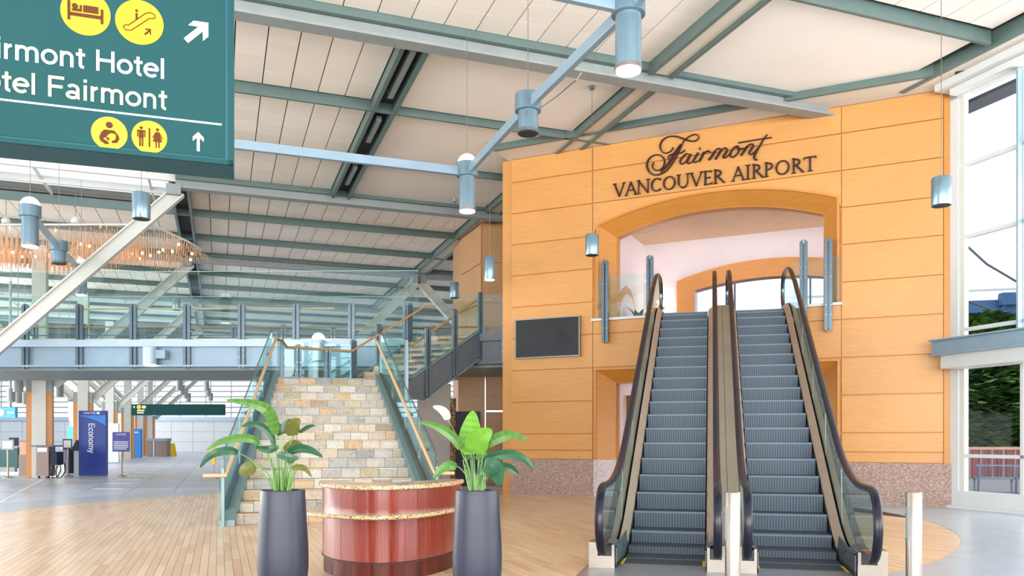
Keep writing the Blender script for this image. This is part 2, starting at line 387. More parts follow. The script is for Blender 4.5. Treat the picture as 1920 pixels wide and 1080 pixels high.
# ================================================================ SETTING
CC, CR = Vector((-1.35, 15.7, 0)), 8.9
# ---- floor
floor = struct('floor', MB().box(-75, 40, -8, 105, -.3, -.012), 'grout')
mb = MB(); mb.obox((-75, 60, -.012), (115, 0, 0), (0, 45, 0), (0, 0, .01)); mb.build('distant_paving', 'terrazzo', floor)
def inview(c, m=250):
    if c[1] < 2: return False
    x, y = proj(c); return -m < x < 1920 + m and -m < y < 1080 + m
def pieces(items, name, stuff_name, mat, parent, maxn=300):
    """items: list of (size key, polygon corners (3-D, top or bottom face), extrusion vector). biggest -> parts, the rest one stuff mesh"""
    items.sort(key=lambda q: -q[0]); rest = MB()
    for i, (k, poly, ext) in enumerate(items):
        r_ = random.random()
        if i < maxn: MB().prism(poly, ext, r_).build(name, mat, parent)
        else: rest.prism(poly, ext, r_)
    if rest.v: rest.build(stuff_name, mat, parent)['kind'] = 'stuff'
def visible_floor(c):
    x, y = proj(c); return 0 < x < 1920 and y < 1080
items = []
u = -12.0; i = 0
while u < 12:
    s = 3.0 - random.random() * .9; i += 1
    while s < 27:
        c = G(u + .045, s + .45, 0)
        if (c - CC).length < CR + .46 and inview(c):
            g = .0018
            poly = [G(u + g, s + g, -.012), G(u + .09 - g, s + g, -.012), G(u + .09 - g, s + .9 - g, -.012), G(u + g, s + .9 - g, -.012)]
            items.append(((1 / c.y ** 2 if visible_floor(c) else 0), poly, (0, 0, .012)))
        s += .9
    u += .09
wood = MB().lathe([(CR + .1, -.011), (CR + .1, -.0105)], CC, 96); wood.build('subfloor', 'seam', floor)
pieces(items, 'plank', 'plank_field', 'plank', floor)
ring = MB(); N = 144; vs = []
for k in range(N):
    a = 2 * math.pi * k / N; d = Vector((math.cos(a), math.sin(a), 0))
    for rr, z in ((CR - .03, -.01), (CR - .03, .003), (CR + 1.75, .003), (CR + 1.75, -.01)): vs.append(CC + d * rr + Vector((0, 0, z)))
ring.add(vs, [(k * 4 + j, k * 4 + j + 1, ((k + 1) % N) * 4 + j + 1, ((k + 1) % N) * 4 + j) for k in range(N) for j in range(3)])
ring.build('border_ring', 'terrazzo_ring', floor)
items = []
TS = 1.2
for i in range(-44, 14):
    for j in range(3, 54):
        cs = [G(i * TS + dx, j * TS + dy, -.012) for dx, dy in ((.006, .006), (TS - .006, .006), (TS - .006, TS - .006), (.006, TS - .006))]
        c = sum(cs, Vector()) / 4
        if min((Vector((q.x, q.y, 0)) - CC).length for q in cs) < CR + .02 or not inview(c): continue
        if c.dot(WN) > WK + .3 and c.x > -1: continue
        if c.y > 60: continue
        x, y = proj(c); vis = 0 < x < 1920 and y < 1080 and not (500 < x < 1650)
        items.append(((1 / c.y ** 2 if vis else 0), cs, (0, 0, .012)))
pieces(items, 'floor_tile', 'floor_tile_field', 'terrazzo', floor)
for px, py, w in ((201, 917, 58), (221, 907, 52), (239, 900, 46), (255, 893, 42), (269, 886, 36), (281, 880, 32), (292, 875, 28)):
    a, b = FL(px - w / 2, py), FL(px + w / 2, py)
    MB().obox(a, b - a, Vector((-.05, .3, 0)), (0, 0, .004)).build('floor_stripe', 'white_print', floor)
a, b = FL(2, 941), FL(84, 897); MB().bar(a + Vector((0, 0, .002)), b + Vector((0, 0, .002)), .09, .004).build('floor_stripe', 'white_print', floor)
# ---- ceiling
ZC = 9.0
UW = 14.8                                             # grid coordinate of the window wall
SOF = WK - .85                                        # soffit edge in front of the hotel wall
def roof_poly(u0, u1, s0, s1, lim=None):
    pts = [(G(a, b, 0).x, G(a, b, 0).y) for a, b in ((u0, s0), (u1, s0), (u1, s1), (u0, s1))]
    if lim is None: return [pts]
    far = clip(pts, -WN.x, -WN.y, -lim)                # beyond the wall line only what lies left of the wall's end
    far = clip(far, WD.x, WD.y, W0.dot(WD) - .12) if len(far) > 2 else []
    return [q for q in (clip(pts, WN.x, WN.y, lim), far) if len(q) > 2]
ceil = struct('ceiling', MB().prism([Vector((*p, 9.3)) for p in roof_poly(-1.3, UW + .4, 3.0, 47)[0]], (0, 0, .25)), 'ceiling_joint')
def slab(u0, u1, s0, s1, z, h, name, mat, lim=None):
    mb = MB()
    for pts in roof_poly(u0, u1, s0, s1, lim): mb.prism([Vector((*p, z)) for p in pts], (0, 0, h))
    if mb.v: return mb.build(name, mat, ceil)
for a, b in ((28.9, 46.0), (58.0, 70.0), (80., 92.)): slab(-24, -1.3, a, b, 9.3, .25, 'roof_deck', 'ceiling_joint')
slab(-1.3, 20, 47, 92, 9.3, .25, 'roof_deck', 'ceiling_joint')
items = []
def tiles(u0, u1, s0, s1, lim=None, T=.615):
    nu = max(1, round((u1 - u0) / T)); ns = max(1, round((s1 - s0) / T)); du = (u1 - u0) / nu; ds = (s1 - s0) / ns
    for i in range(nu):
        for j in range(ns):
            a, b = u0 + i * du, s0 + j * ds
            pts = (roof_poly(a + .012, a + du - .012, b + .005, b + ds - .005, lim) or [None])[0]
            if not pts: continue
            c = G(a + du / 2, b + ds / 2, 9.2)
            if not inview(c, 350): continue
            x, y = proj(c); vis = 0 < x < 1920 and y > 0 and not (x < 437 and y < 330)
            items.append(((1 / c.y ** 2 if vis else 0), [Vector((*p, 9.2)) for p in pts], (0, 0, .07)))
tiles(-11, 8.3, 3.4, 14.45); tiles(8.9, 13.7, 3.4, 11.05, SOF)
for a, b in ((14.95, 18.2), (18.45, 21.8), (22.05, 25.15)): tiles(-.9, 3.25, a, b)
for a, b in ((25.7, 28.85), (29.1, 32.3), (32.55, 35.4), (36.0, 39.1), (39.35, 42.6), (42.85, 45.9)):
    tiles(-.9, 8.25, a, b); tiles(8.85, 13.4, a, b)
    if a > 29: tiles(-12, -1.4, a, b)
pieces(items, 'ceiling_tile', 'ceiling_tile_field', 'ctile', ceil)
for u0, u1, s0, s1 in ((8.95, 13.65, 11.35, 14.45), (3.85, 8.25, 14.95, 18.2), (3.85, 8.25, 18.45, 21.8), (3.85, 8.25, 22.05, 25.15), (8.9, 13.7, 14.95, 18.2)):
    o = slab(u0, u1, s0, s1, 9.14, .12, 'ceiling_panel', 'smooth_ceiling', SOF)
for a in range(47, 92, 5): slab(-1.1, 14, a, a + 4.7, 9.15, .1, 'ceiling_panel', 'smooth_ceiling')
def beam(u0, u1, s, w, z0, z1, name, mat): slab(u0, u1, s - w / 2, s + w / 2, z0, z1 - z0, name, mat, WK - .02)
slab(-24, -1.2, 25.36, 25.46, 9.02, .26, 'skylight_beam', 'white_steel')
for s, u0 in ((14.7, -13), (25.4, -1.2), (35.7, -13), (46.3, -24), (57, -24), (67.6, -24)):   # main beams: grey web, cream flange, green edge
    beam(u0, UW - .1, s, .16, 8.86, 9.28, 'main_beam', 'grey_steel')
    beam(u0, UW - .1, s - .19, .10, 9.05, 9.24, 'beam_edge', 'green_steel')
    beam(u0, UW - .1, s + .19, .16, 9.0, 9.24, 'beam_edge', 'cream_beam')
    beam(u0, UW - .1, s, .34, 8.82, 8.87, 'beam_flange', 'grey_steel')
for s in (7.6, 11.2, 18.32, 21.92, 28.97, 32.42, 39.2, 42.7, 50, 53.5, 60.5, 64):
    u0 = -1.1 if s < 28 else -24; u0 = -12 if s < 14 else u0
    if s < 14: u0 = 8.9 if s > 10 else -12
    beam(u0, 13.8, s, .07, 8.98, 9.26, 'purlin', 'green_steel'); beam(u0, 13.8, s + .09, .1, 9.08, 9.26, 'purlin', 'grey_steel')
def crossrail(u, s0, s1, mid='cream_beam'):
    for du in (-.24, .24): slab(u + du - .045, u + du + .045, s0, s1, 8.96, .3, 'cross_rail', 'green_steel', WK - .05)
    slab(u - .19, u + .19, s0, s1, 9.2 if mid == 'dark_slot' else 9.02, .06, 'rail_infill', mid, WK - .05)
crossrail(8.58, 3.4, 14.5); crossrail(8.58, 14.95, 25.2); crossrail(8.58, 25.7, 35.5); crossrail(8.58, 36, 46)
crossrail(3.55, 14.95, 25.2, 'dark_slot'); crossrail(-1.12, 25.7, 35.5, 'dark_slot'); crossrail(-1.12, 36, 46, 'dark_slot'); crossrail(-1.12, 46.6, 57)
for s0, s1 in ((15.3, 17.6), (18.9, 20.4), (22.4, 24.0)):
    slab(3.5, 3.62, s0, s1, 9.02, .12, 'track_fixture', 'grey_steel')
# soffit band along the hotel wall and along the window wall
def wsof(t0, t1, o0, o1, z, h, name, mat): return MB().obox(W(t0, z, o0), WD * (t1 - t0), -WN * (o1 - o0), (0, 0, h)).build(name, mat, ceil)
wsof(-.1, 10.44, 0, .88, 9.0, .3, 'soffit_band', 'soffit'); wsof(-.1, 10.2, .85, .93, 8.98, .26, 'soffit_edge', 'green_steel')
slab(13.98, UW, 3.4, 13.9, 9.0, .28, 'soffit_band', 'soffit', WK - .885); slab(13.86, 13.97, 3.4, 13.4, 8.97, .3, 'soffit_edge', 'green_steel')
slab(14.3, UW, 3.4, 12.9, 8.86, .14, 'soffit_step', 'white_paint'); slab(14.5, UW, 3.4, 12.7, 8.74, .12, 'soffit_step', 'white_paint')
# skylight strips above the left bay: glass with glazing bars
for s0, s1 in ((14.9, 28.85), (46.2, 58.0), (70., 80.)):
    slab(-24, -1.3, s0, s1, 9.3, .03, 'skylight_glass', 'glass_clear')
    k = s0
    while k < s1:
        slab(-24, -1.3, k, k + .09, 9.12, .2, 'skylight_bar', 'white_steel'); k += 1.75
    for uu in range(-23, -1, 3): slab(uu, uu + .05, s0, s1, 9.2, .1, 'skylight_bar', 'white_steel')

# ---- hotel front wall
def wbox(mb, t0, t1, z0, z1, o0, o1, r=0.0): return mb.obox(W(t0, z0, o0), WD * (t1 - t0), (0, 0, z1 - z0), -WN * (o1 - o0), r)
def arcz(t, c, half, zs, rise):
    R = (half * half + rise * rise) / (2 * rise); return zs - (R - rise) + math.sqrt(max(R * R - (t - c) ** 2, 0))
zo = lambda t: arcz(t, 5.31, 2.89, 6.97, .50)
zi = lambda t: arcz(t, 5.34, 2.50, 6.70, .43)
mb = MB()
wbox(mb, 0, 2.46, 0, 9, -.3, 0); wbox(mb, 8.16, 10.44, 0, 9, -.3, 0); wbox(mb, 2.46, 8.16, 3.2, 4.2, -.3, 0)
wbox(mb, 2.46, 4.25, 4.2, 4.5, -.3, 0); wbox(mb, 7.1, 8.16, 4.2, 4.5, -.3, 0)
arc = [(2.46 + (8.16 - 2.46) * k / 24) for k in range(25)]
mb.prism([W(t_, zo(t_) - .06, 0) for t_ in arc] + [W(8.16, 9, 0), W(2.46, 9, 0)], WN * .3)
wall = struct('wall_hotel_front', mb, 'maple_dark')
ZB = [.94, 1.18, 1.61, 2.46, 3.31, 4.17, 5.01, 5.86, 6.70, 7.54, 8.38, 9.0]
def wpanel(poly):                                   # chamfered board standing 4 cm proud of the backing
    n = len(poly); cx = sum(p[0] for p in poly) / n; cz = sum(p[1] for p in poly) / n
    MB().prism([W(t_, z_, .0) for t_, z_ in poly], -WN * .045, random.random()).build('wall_panel', 'maple', wall)
g = .014
for z0, z1 in zip(ZB[:-1], ZB[1:]):
    wpanel([(0.0, z0 + g), (2.31, z0 + g), (2.31, z1 - g), (0.0, z1 - g)])
    wpanel([(8.25, z0 + g), (10.27, z0 + g), (10.27, z1 - g), (8.25, z1 - g)])
    a, b = 2.325, 8.235
    if z0 >= 8.3 or (z0 < 8 and z0 > 7.5): wpanel([(a, z0 + g), (b, z0 + g), (b, z1 - g), (a, z1 - g)])
    elif z0 == 6.70 or z0 == 5.86 or z0 == 5.01:
        if z0 == 6.70:
            ts = [a + (b - a) * k / 48 for k in range(49)]
            low = [(t_, (z0 + g) if (t_ < 2.42 or t_ > 8.2) else max(z0 + g, zo(t_))) for t_ in ts]
            wpanel(low + [(b, z1 - g), (a, z1 - g)])
    elif z0 == 3.31: wpanel([(a, z0 + g), (b, z0 + g), (b, z1 - g), (a, z1 - g)])
    elif z0 == 4.17:
        wpanel([(a, z0 + g), (4.2, z0 + g), (4.2, 4.52), (a, 4.52)]); wpanel([(7.15, z0 + g), (b, z0 + g), (b, 4.52), (7.15, 4.52)])
mb = MB(); wbox(mb, 10.285, 10.44, .94, 8.8, 0, .05); mb.build('corner_board', 'maple_dark', wall)
mb = MB(); wbox(mb, -.28, 0.0, 0, 9, -.5, .0); mb.build('side_return', 'maple', wall)
for t0, t1 in ((-.02, 2.36), (8.2, 10.46)):
    mb = MB(); wbox(mb, t0, t1, 0, .94, 0, .07); mb.build('granite_base', 'granite', wall)
def splay(stn, name, mat):
    """stations of (outer t,z)-(inner t,z): a moulded frame that slopes back into the opening"""
    prof = [(0, 0), (0, .09), (.14, .09), (.17, .05), (.97, -.33), (1.0, -.33), (1.0, -.62)]
    rows = []
    for (to, z0), (ti, z1) in stn: rows.append([W(to + (ti - to) * k, z0 + (z1 - z0) * k, o) for k, o in prof])
    return MB().grid(rows).build(name, mat, wall)
st = [((2.42, 4.52), (2.84, 4.52)), ((2.42, 5.6), (2.84, 5.6))]
for k in range(33):
    x = k / 32; to = 2.42 + (8.2 - 2.42) * x; ti = 2.84 + (7.84 - 2.84) * x; st.append(((to, zo(to)), (ti, zi(ti))))
st += [((8.2, 5.6), (7.84, 5.6)), ((8.2, 4.52), (7.84, 4.52))]
splay(st, 'arch_frame', 'maple_dark')
splay([((2.35, .94), (2.82, .94)), ((2.35, 3.29), (2.82, 2.93)), ((8.22, 3.29), (7.76, 2.93)), ((8.22, .94), (7.76, .94))], 'portal_frame', 'maple_dark')
splay([((2.35, 0), (2.82, 0)), ((2.35, .94), (2.82, .94))], 'granite_jamb', 'granite_pale')
splay([((7.76, 0), (8.22, 0)), ((7.76, .94), (8.22, .94))], 'granite_jamb', 'granite_pale')
for t0, t1 in ((2.3, 4.25), (7.1, 8.26)):
    mb = MB(); wbox(mb, t0, t1, 4.50, 4.56, -.6, .13); mb.build('sill', 'white_paint', wall)
# lettering on the wall
def wto3(o=.1):
    return lambda px, py: (lambda q: W(q[0], q[1], o))(wall_tz(px, py))
def cropmap(ox, oy, sc): return lambda pts: [(ox + x / sc, oy + y / sc) for x, y in pts]
c1 = cropmap(1200, 240, 10.8); c2 = cropmap(1320, 240, 10.8); to3 = wto3(.10); ext = WN * .05
def script(parts_, label):
    mb = MB()
    for pts, ws in parts_: stroke(mb, pts, ws, to3, ext)
    return mb
T_ = 1.0
letters = []
Fs = [(c1([(690, 415), (650, 480), (590, 520), (520, 528), (465, 500), (430, 430), (432, 350), (475, 270), (560, 210), (660, 190), (770, 200), (880, 235), (980, 272), (1080, 290), (1160, 270), (1205, 215), (1180, 165), (1120, 152), (1040, 180), (960, 230), (900, 290), (850, 400), (800, 500), (740, 620), (680, 720), (600, 830), (520, 905), (430, 955), (330, 972), (250, 945), (185, 870), (160, 780), (180, 680), (250, 600), (340, 565), (430, 575), (495, 630), (515, 710), (490, 800), (430, 860), (350, 880), (290, 840), (270, 780), (300, 720)]),
       [1.8, 1.6, 1.5, 1.6, 2, 2.8, 2.8, 2.2, 1.6, 1.8, 2.4, 2.8, 2.8, 2.0, 1.6, 1.8, 1.6, 1.4, 1.4, 1.4, 1.6, 2.0, 2.4, 2.8, 2.8, 2.6, 2.4, 2.2, 2.0, 2.4, 3.4, 3.6, 2.8, 1.8, 1.5, 2.0, 2.8, 2.8, 2.2, 1.6, 1.6, 2.2, 2.6, 1.6]),
      (c1([(840, 345), (780, 440), (700, 560), (620, 700), (520, 830), (430, 915)]), [1.6, 3.0, 4.6, 4.4, 3, 1.4]),
      (c1([(590, 640), (595, 600), (640, 560), (700, 545), (780, 540), (860, 520), (925, 465)]), [1.6, 1.8, 1.4, 1.4, 1.4, 1.8, 1.8])]
letters.append(Fs)
letters.append([(c1([(1010, 560), (950, 545), (880, 610), (830, 690), (850, 748), (920, 720), (990, 630), (1050, 545)]), [1.6, 2, 2.6, 3.4, 2.2, 1.4, 1.4, 1.8]), (c1([(1045, 545), (1000, 640), (970, 720), (1020, 735), (1080, 690)]), [2.6, 3.4, 3.2, 1.8, 1.2])])
letters.append([(c1([(1195, 520), (1140, 610), (1095, 690), (1120, 718), (1190, 690)]), [3.2, 3.4, 3.2, 2, 1.2]), (c1([(1215, 440), (1238, 440)]), [4.2, 4.2])])
letters.append([(c1([(1310, 505), (1270, 600), (1210, 700)]), [3.2, 3.6, 3.6]), (c1([(1225, 660), (1290, 560), (1350, 500), (1390, 498)]), [1.4, 1.6, 2, 3.6])])
letters.append([(c2([(240, 490), (180, 580), (110, 670)]), [3.4, 3.8, 3.4]), (c2([(95, 480), (130, 500), (150, 510)]), [3.2, 2.0, 1.6]), (c2([(180, 560), (260, 460), (330, 440), (350, 480), (300, 570), (240, 655)]), [1.4, 1.6, 2.6, 3.2, 3.8, 3.4]),
               (c2([(300, 560), (390, 450), (460, 430), (480, 480), (430, 560), (400, 610), (430, 625), (500, 580), (550, 520)]), [1.4, 1.6, 2.6, 3.2, 3.6, 3.2, 2.2, 1.4, 1.2])])
letters.append([(c2([(690, 385), (620, 420), (560, 510), (545, 580), (590, 612), (660, 570), (715, 490), (720, 420), (680, 385), (690, 440), (760, 455), (820, 430)]), [2, 2.4, 3.4, 3.4, 2, 2, 3.2, 3, 1.6, 1.4, 1.4, 1.4])])
letters.append([(c2([(890, 390), (830, 480), (760, 580)]), [3.4, 3.8, 3.4]), (c2([(820, 490), (900, 380), (980, 350), (1010, 380), (970, 450), (925, 530), (960, 555), (1030, 510), (1100, 420)]), [1.4, 1.8, 2.6, 3.4, 3.6, 3.2, 2.2, 1.4, 1.2])])
letters.append([(c2([(1290, 155), (1220, 250), (1130, 400), (1060, 520), (1025, 610), (1050, 660), (1095, 655)]), [1.6, 2.4, 2.8, 4.6, 4.4, 3.2, 1.6]), (c2([(705, 325), (850, 300), (1050, 265), (1250, 235), (1385, 215)]), [1.8, 2, 1.6, 1.6, 1.8])])
nm = thing('hotel_lettering', 'dark script hotel name and serif capitals on the orange panelled wall above the arch', 'lettering', W(5, 8.2, .05))
for L in letters: script(L, '').build('script_letter', 'letter', nm)
# serif capitals: strokes in a unit em (x 0..w, y 0..1), thin .07, thick .13
TN, TK = .065, .125
def seg(x0, y0, x1, y1, w): return ('l', x0, y0, x1, y1, w)
def ser(x, y, w=.30): return ('l', x - w / 2, y, x + w / 2, y, .05)
def arcs(cx, cy, rx, ry, a0, a1, w0, w1, n=14): return ('a', cx, cy, rx, ry, a0, a1, w0, w1, n)
GL = {'V': (.92, [seg(.1, 1, .48, 0, TK), seg(.48, 0, .84, 1, TN), ser(.1, 1), ser(.84, 1, .26)]),
      'A': (.92, [seg(.08, 0, .46, 1, TN), seg(.44, 1, .84, 0, TK), seg(.22, .36, .70, .36, TN), ser(.08, 0, .26), ser(.84, 0)]),
      'N': (1.0, [seg(.14, 0, .14, 1, TN), seg(.12, 1, .86, 0, TK), seg(.86, 0, .86, 1, TN), ser(.12, 1, .24), ser(.14, 0), ser(.86, 1)]),
      'C': (.92, [arcs(.52, .5, .42, .5, 45, 315, TN, TK, 18), seg(.80, .80, .80, .96, .06), seg(.80, .04, .80, .2, .05)]),
      'O': (1.08, [arcs(.54, .5, .45, .5, 0, 360, TN, TK, 26)]),
      'U': (.98, [seg(.16, 1, .16, .3, TK), arcs(.49, .32, .33, .32, 180, 360, TK, TN, 12), seg(.82, .3, .82, 1, TN), ser(.16, 1), ser(.82, 1)]),
      'E': (.72, [seg(.2, 0, .2, 1, TK), seg(.2, .97, .62, .97, TN), seg(.2, .5, .54, .5, TN), seg(.2, .03, .66, .03, TN), seg(.62, .84, .62, 1, .05), seg(.66, 0, .66, .18, .05), seg(.54, .42, .54, .58, .04), ser(.2, 0, .2), ser(.2, 1, .2)]),
      'R': (.84, [seg(.2, 0, .2, 1, TK), arcs(.3, .74, .32, .235, -90, 90, TN, TK, 10), seg(.2, .975, .3, .975, TN), seg(.2, .5, .32, .5, TN), seg(.38, .5, .80, 0, TK), ser(.2, 0), ser(.18, 1, .2), ser(.82, 0, .16)]),
      'I': (.42, [seg(.21, 0, .21, 1, TK), ser(.21, 0, .34), ser(.21, 1, .34)]),
      'P': (.74, [seg(.2, 0, .2, 1, TK), arcs(.3, .72, .33, .255, -90, 90, TN, TK, 10), seg(.2, .975, .3, .975, TN), seg(.2, .465, .3, .465, TN), ser(.2, 0), ser(.18, 1, .2)]),
      'T': (.84, [seg(.42, 0, .42, 1, TK), seg(.04, .96, .80, .96, TN), seg(.04, .82, .04, .98, .05), seg(.80, .82, .80, .98, .05), ser(.42, 0, .32)])}
def serif_text(txt, t0, t1, z0, h, o):
    tot = sum(GL[c][0] if c != ' ' else .5 for c in txt); sx = (t1 - t0) / tot; x = t0; k = o
    for c in txt:
        if c == ' ': x += .5 * sx; continue
        mb = MB()
        for q in GL[c][1]:
            if q[0] == 'l':
                _, a, b, c_, d, w = q; p0 = (x + a * sx, z0 + b * h); p1 = (x + c_ * sx, z0 + d * h)
                stroke(mb, [p0, p1], w * h, lambda t_, z_: W(t_, z_, k), WN * .05, 1)
            else:
                _, cx, cy, rx, ry, a0, a1, w0, w1, n = q; pts = []; ws = []
                for i in range(n + 1):
                    an = math.radians(a0 + (a1 - a0) * i / n); pts.append((x + (cx + (rx - .04) * math.cos(an)) * sx, z0 + (cy + (ry - .03) * math.sin(an)) * h))
                    ws.append((w0 + (w1 - w0) * abs(math.cos(an)) if True else w0) * h)
                stroke(mb, pts, ws, lambda t_, z_: W(t_, z_, k), WN * .05, 1)
        mb.build('capital_letter', 'letter', nm); x += GL[c][0] * sx
serif_text('VANCOUVER AIRPORT', 2.88, 7.72, 7.62, .33, .10)
# television on the wall
tv = thing('wall_screen', 'black switched-off flat screen mounted on the orange wall left of the arch', 'television', W(1.08, 3.62, .05))
mb = MB(); wbox(mb, .16, 2.0, 3.62, 4.67, .08, .16); mb.build('frame', 'stainless', tv)
mb = MB(); wbox(mb, .19, 1.97, 3.65, 4.64, .155, .166); mb.build('display', 'screen', tv)
mb = MB(); wbox(mb, .8, 1.4, 3.9, 4.4, .03, .08); mb.build('bracket', 'black', tv)
# ---- room behind the arch (upper level) and portal (lower level)
mb = MB(); wbox(mb, -.3, 10.5, 4.05, 4.24, -5.5, -.3); up = struct('floor_upper_lobby', mb, 'white_wall')
mb = MB(); wbox(mb, -.3, 10.5, 7.2, 7.3, -5.5, -.3); wl = tag(mb.build('ceiling_upper_lobby', 'pale_ceiling'), kind='structure')
for k in range(14):
    mb = MB(); wbox(mb, -.2, 10.4, 7.16, 7.2, -.35 - k * .22 - .19, -.35 - k * .22); mb.build('ceiling_slat', 'pale_ceiling', wl)
zf = lambda t_: arcz(t_, 6.22, 2.0, 5.70, .22)
zg = lambda t_: arcz(t_, 6.22, 2.5, 6.0, .42)
mb = MB(); wbox(mb, 1.5, 4.22, 4.24, 7.2, -3.6, -3.3); wbox(mb, 8.22, 10.4, 4.24, 7.2, -3.6, -3.3)
ts = [4.22 + 4.0 * k / 20 for k in range(21)]
mb.prism([W(t_, zf(t_), -3.3) for t_ in ts] + [W(8.22, 7.2, -3.3), W(4.22, 7.2, -3.3)], WN * .3)
wb = struct('wall_upper_lobby_back', mb, 'white_wall')
ri = [(4.22, 4.24)] + [(t_, zf(t_)) for t_ in ts] + [(8.22, 4.24)]; ro = [(3.72, 4.24)] + [(3.72 + 5.0 * k / 20, zg(3.72 + 5.0 * k / 20)) for k in range(21)] + [(8.72, 4.24)]
mb = MB(); mb.grid([[W(*a, -3.3), W(*a, -3.2), W(*b, -3.2), W(*b, -3.3), W(*b, -3.62)] for a, b in zip(ro, ri)]); mb.build('arch_surround', 'orange_wood', wb)
mb = MB(); mb.prism([W(t_, zf(t_), -3.5) for t_ in ts] + [W(8.22, 4.24, -3.5), W(4.22, 4.24, -3.5)], WN * .01); wg = struct('window_2', mb, 'glass_clear')
for t_ in (5.30, 7.3):
    mb = MB(); wbox(mb, t_ - .025, t_ + .025, 4.24, zf(t_), -3.5, -3.44); mb.build('mullion', 'dark_steel', wg)
mb = MB(); wbox(mb, 2.3, 2.72, 4.24, 7.2, -3.3, -.6); ws_ = struct('wall_upper_lobby_side', mb, 'white_wall')
pa = [(-.75, 4.3), (-.75, 5.0), (-.9, 5.25), (-1.15, 5.5), (-1.5, 5.65), (-1.9, 5.6), (-2.2, 5.4), (-2.4, 5.1), (-2.4, 4.3)]
mb = MB(); mb.prism([W(2.72, z_, o_) for o_, z_ in pa], WD * .03); mb.build('niche_surround', 'orange_wood', ws_)
mb = MB(); mb.prism([W(2.75, z_, o_ * .9 - .16) for o_, z_ in [(a_, 4.3 + (b_ - 4.3) * .85) for a_, b_ in pa]], WD * .01); mb.build('niche_panel', 'white_wall', ws_)
sc = thing('wall_sconce', 'small lit uplight bowl on the pale wall behind the upper arch', 'lamp', W(3.35, 5.35, -3.2))
MB().lathe([(.02, 5.28), (.1, 5.33), (.17, 5.42), (.18, 5.44)], W(3.35, 0, -3.08), 20).build('bowl', 'lamp_glow', sc, True)
MB().lathe([(.03, 5.2), (.05, 5.28)], W(3.35, 0, -3.1), 12).build('bracket', 'stainless', sc)
fp = thing('lobby_plant', 'small dark green plant behind the glass at the left of the upper arch', 'plant', W(3.15, 4.24, -1.3))
MB().lathe([(.12, 4.24), (.16, 4.5), (.15, 4.5)], W(3.15, 0, -1.3), 16).build('pot', 'planter', fp, True)
for k in range(14):
    a = k * 2.4; r_ = .25 + .1 * (k % 3); c = W(3.15, 4.5, -1.3); tip = c + Vector((math.cos(a) * r_, math.sin(a) * r_, .28 + .06 * (k % 5)))
    md = (c + tip) / 2 + Vector((0, 0, .12)); sd = Vector((-math.sin(a), math.cos(a), 0)) * .06
    MB().grid([[c - sd * .2, c + sd * .2], [md - sd, md + sd], [tip - sd * .1, tip + sd * .1]]).build('leaf', 'leaf_dark', fp)
# glass balustrade panels in the arch, each held by two slatted steel posts
def fin(parent, p, ax, z0, z1, nrm, w=.15, name='post'):
    """pair of pointed flat bars with bolts; p = plan position, ax = direction along the edge, nrm = outwards"""
    p, ax, nrm = Vector(p), Vector(ax).normalized(), Vector(nrm).normalized(); mb = MB(); bw = w * .40
    for sgn in (-1, 1):
        a = sgn * w / 2; b = sgn * (w / 2 - bw)
        pts = [(a, z0 + .05), (a, z1 - .05), (b + sgn * .004, z1), (b, z1), (b, z0), (b + sgn * .004, z0)]
        mb.prism([p + ax * x_ + nrm * .02 + Vector((0, 0, z_)) for x_, z_ in pts], nrm * .07)
    mb.obox(p - ax * w * .09 + Vector((0, 0, z0 + .08)) - nrm * .0, ax * w * .18, nrm * .03, (0, 0, z1 - z0 - .16))
    o = mb.build(name, 'post_steel', parent)
    mb = MB()
    for f in (.09, .30, .42, .72, .82):
        z = z1 - (z1 - z0) * f
        for sgn in (-1, 1): mb.tube([p + ax * sgn * w * .30 + nrm * .09 + Vector((0, 0, z)), p + ax * sgn * w * .30 + nrm * .105 + Vector((0, 0, z))], .013, 6)
    mb.build('bolts', 'chrome', o); return o
for (ta, tb, lab) in ((2.7, 3.86, 'glass guard panel between two slim steel posts at the left end of the arch sill'), (7.45, 7.98, 'glass guard panel between two slim steel posts at the right end of the arch sill')):
    gp = thing('glass_guard', lab, 'railing', W((ta + tb) / 2, 4.56, .1))
    for t_ in (ta, tb): fin(gp, W(t_, 0, .14), WD, 3.9, 6.03, -WN, .17)
    mb = MB(); wbox(mb, ta - .25, tb + .25, 4.57, 5.62, .12, .135); mb.build('glass_panel', 'glass', gp)
# lower room
mb = MB(); wbox(mb, -.28, 10.4, 0, 4.0, -2.9, -2.7); wr = struct('wall_lower_lobby_back', mb, 'orange_wood')
for t_ in (3.5, 4.6, 5.7, 6.8):
    mb = MB(); wbox(mb, t_, t_ + .06, 0, 3.2, -2.7, -2.6); mb.build('wood_stile', 'maple_dark', wr)
mb = MB(); wbox(mb, 2.5, 8.1, 3.3, 3.4, -2.7, -.6); struct('ceiling_lower_lobby', mb, 'white_wall')
mb = MB(); wbox(mb, 2.82, 7.8, 2.62, 3.3, -.9, -.62); struct('trim_1', mb, 'white_wall')
mb = MB(); wbox(mb, 2.82, 2.92, 0, 2.62, -.9, -.62); struct('trim_2', mb, 'white_wall')
mb = MB(); wbox(mb, 3.05, 3.2, 0, 2.62, -1.5, -1.2); struct('trim_3', mb, 'orange_wood')
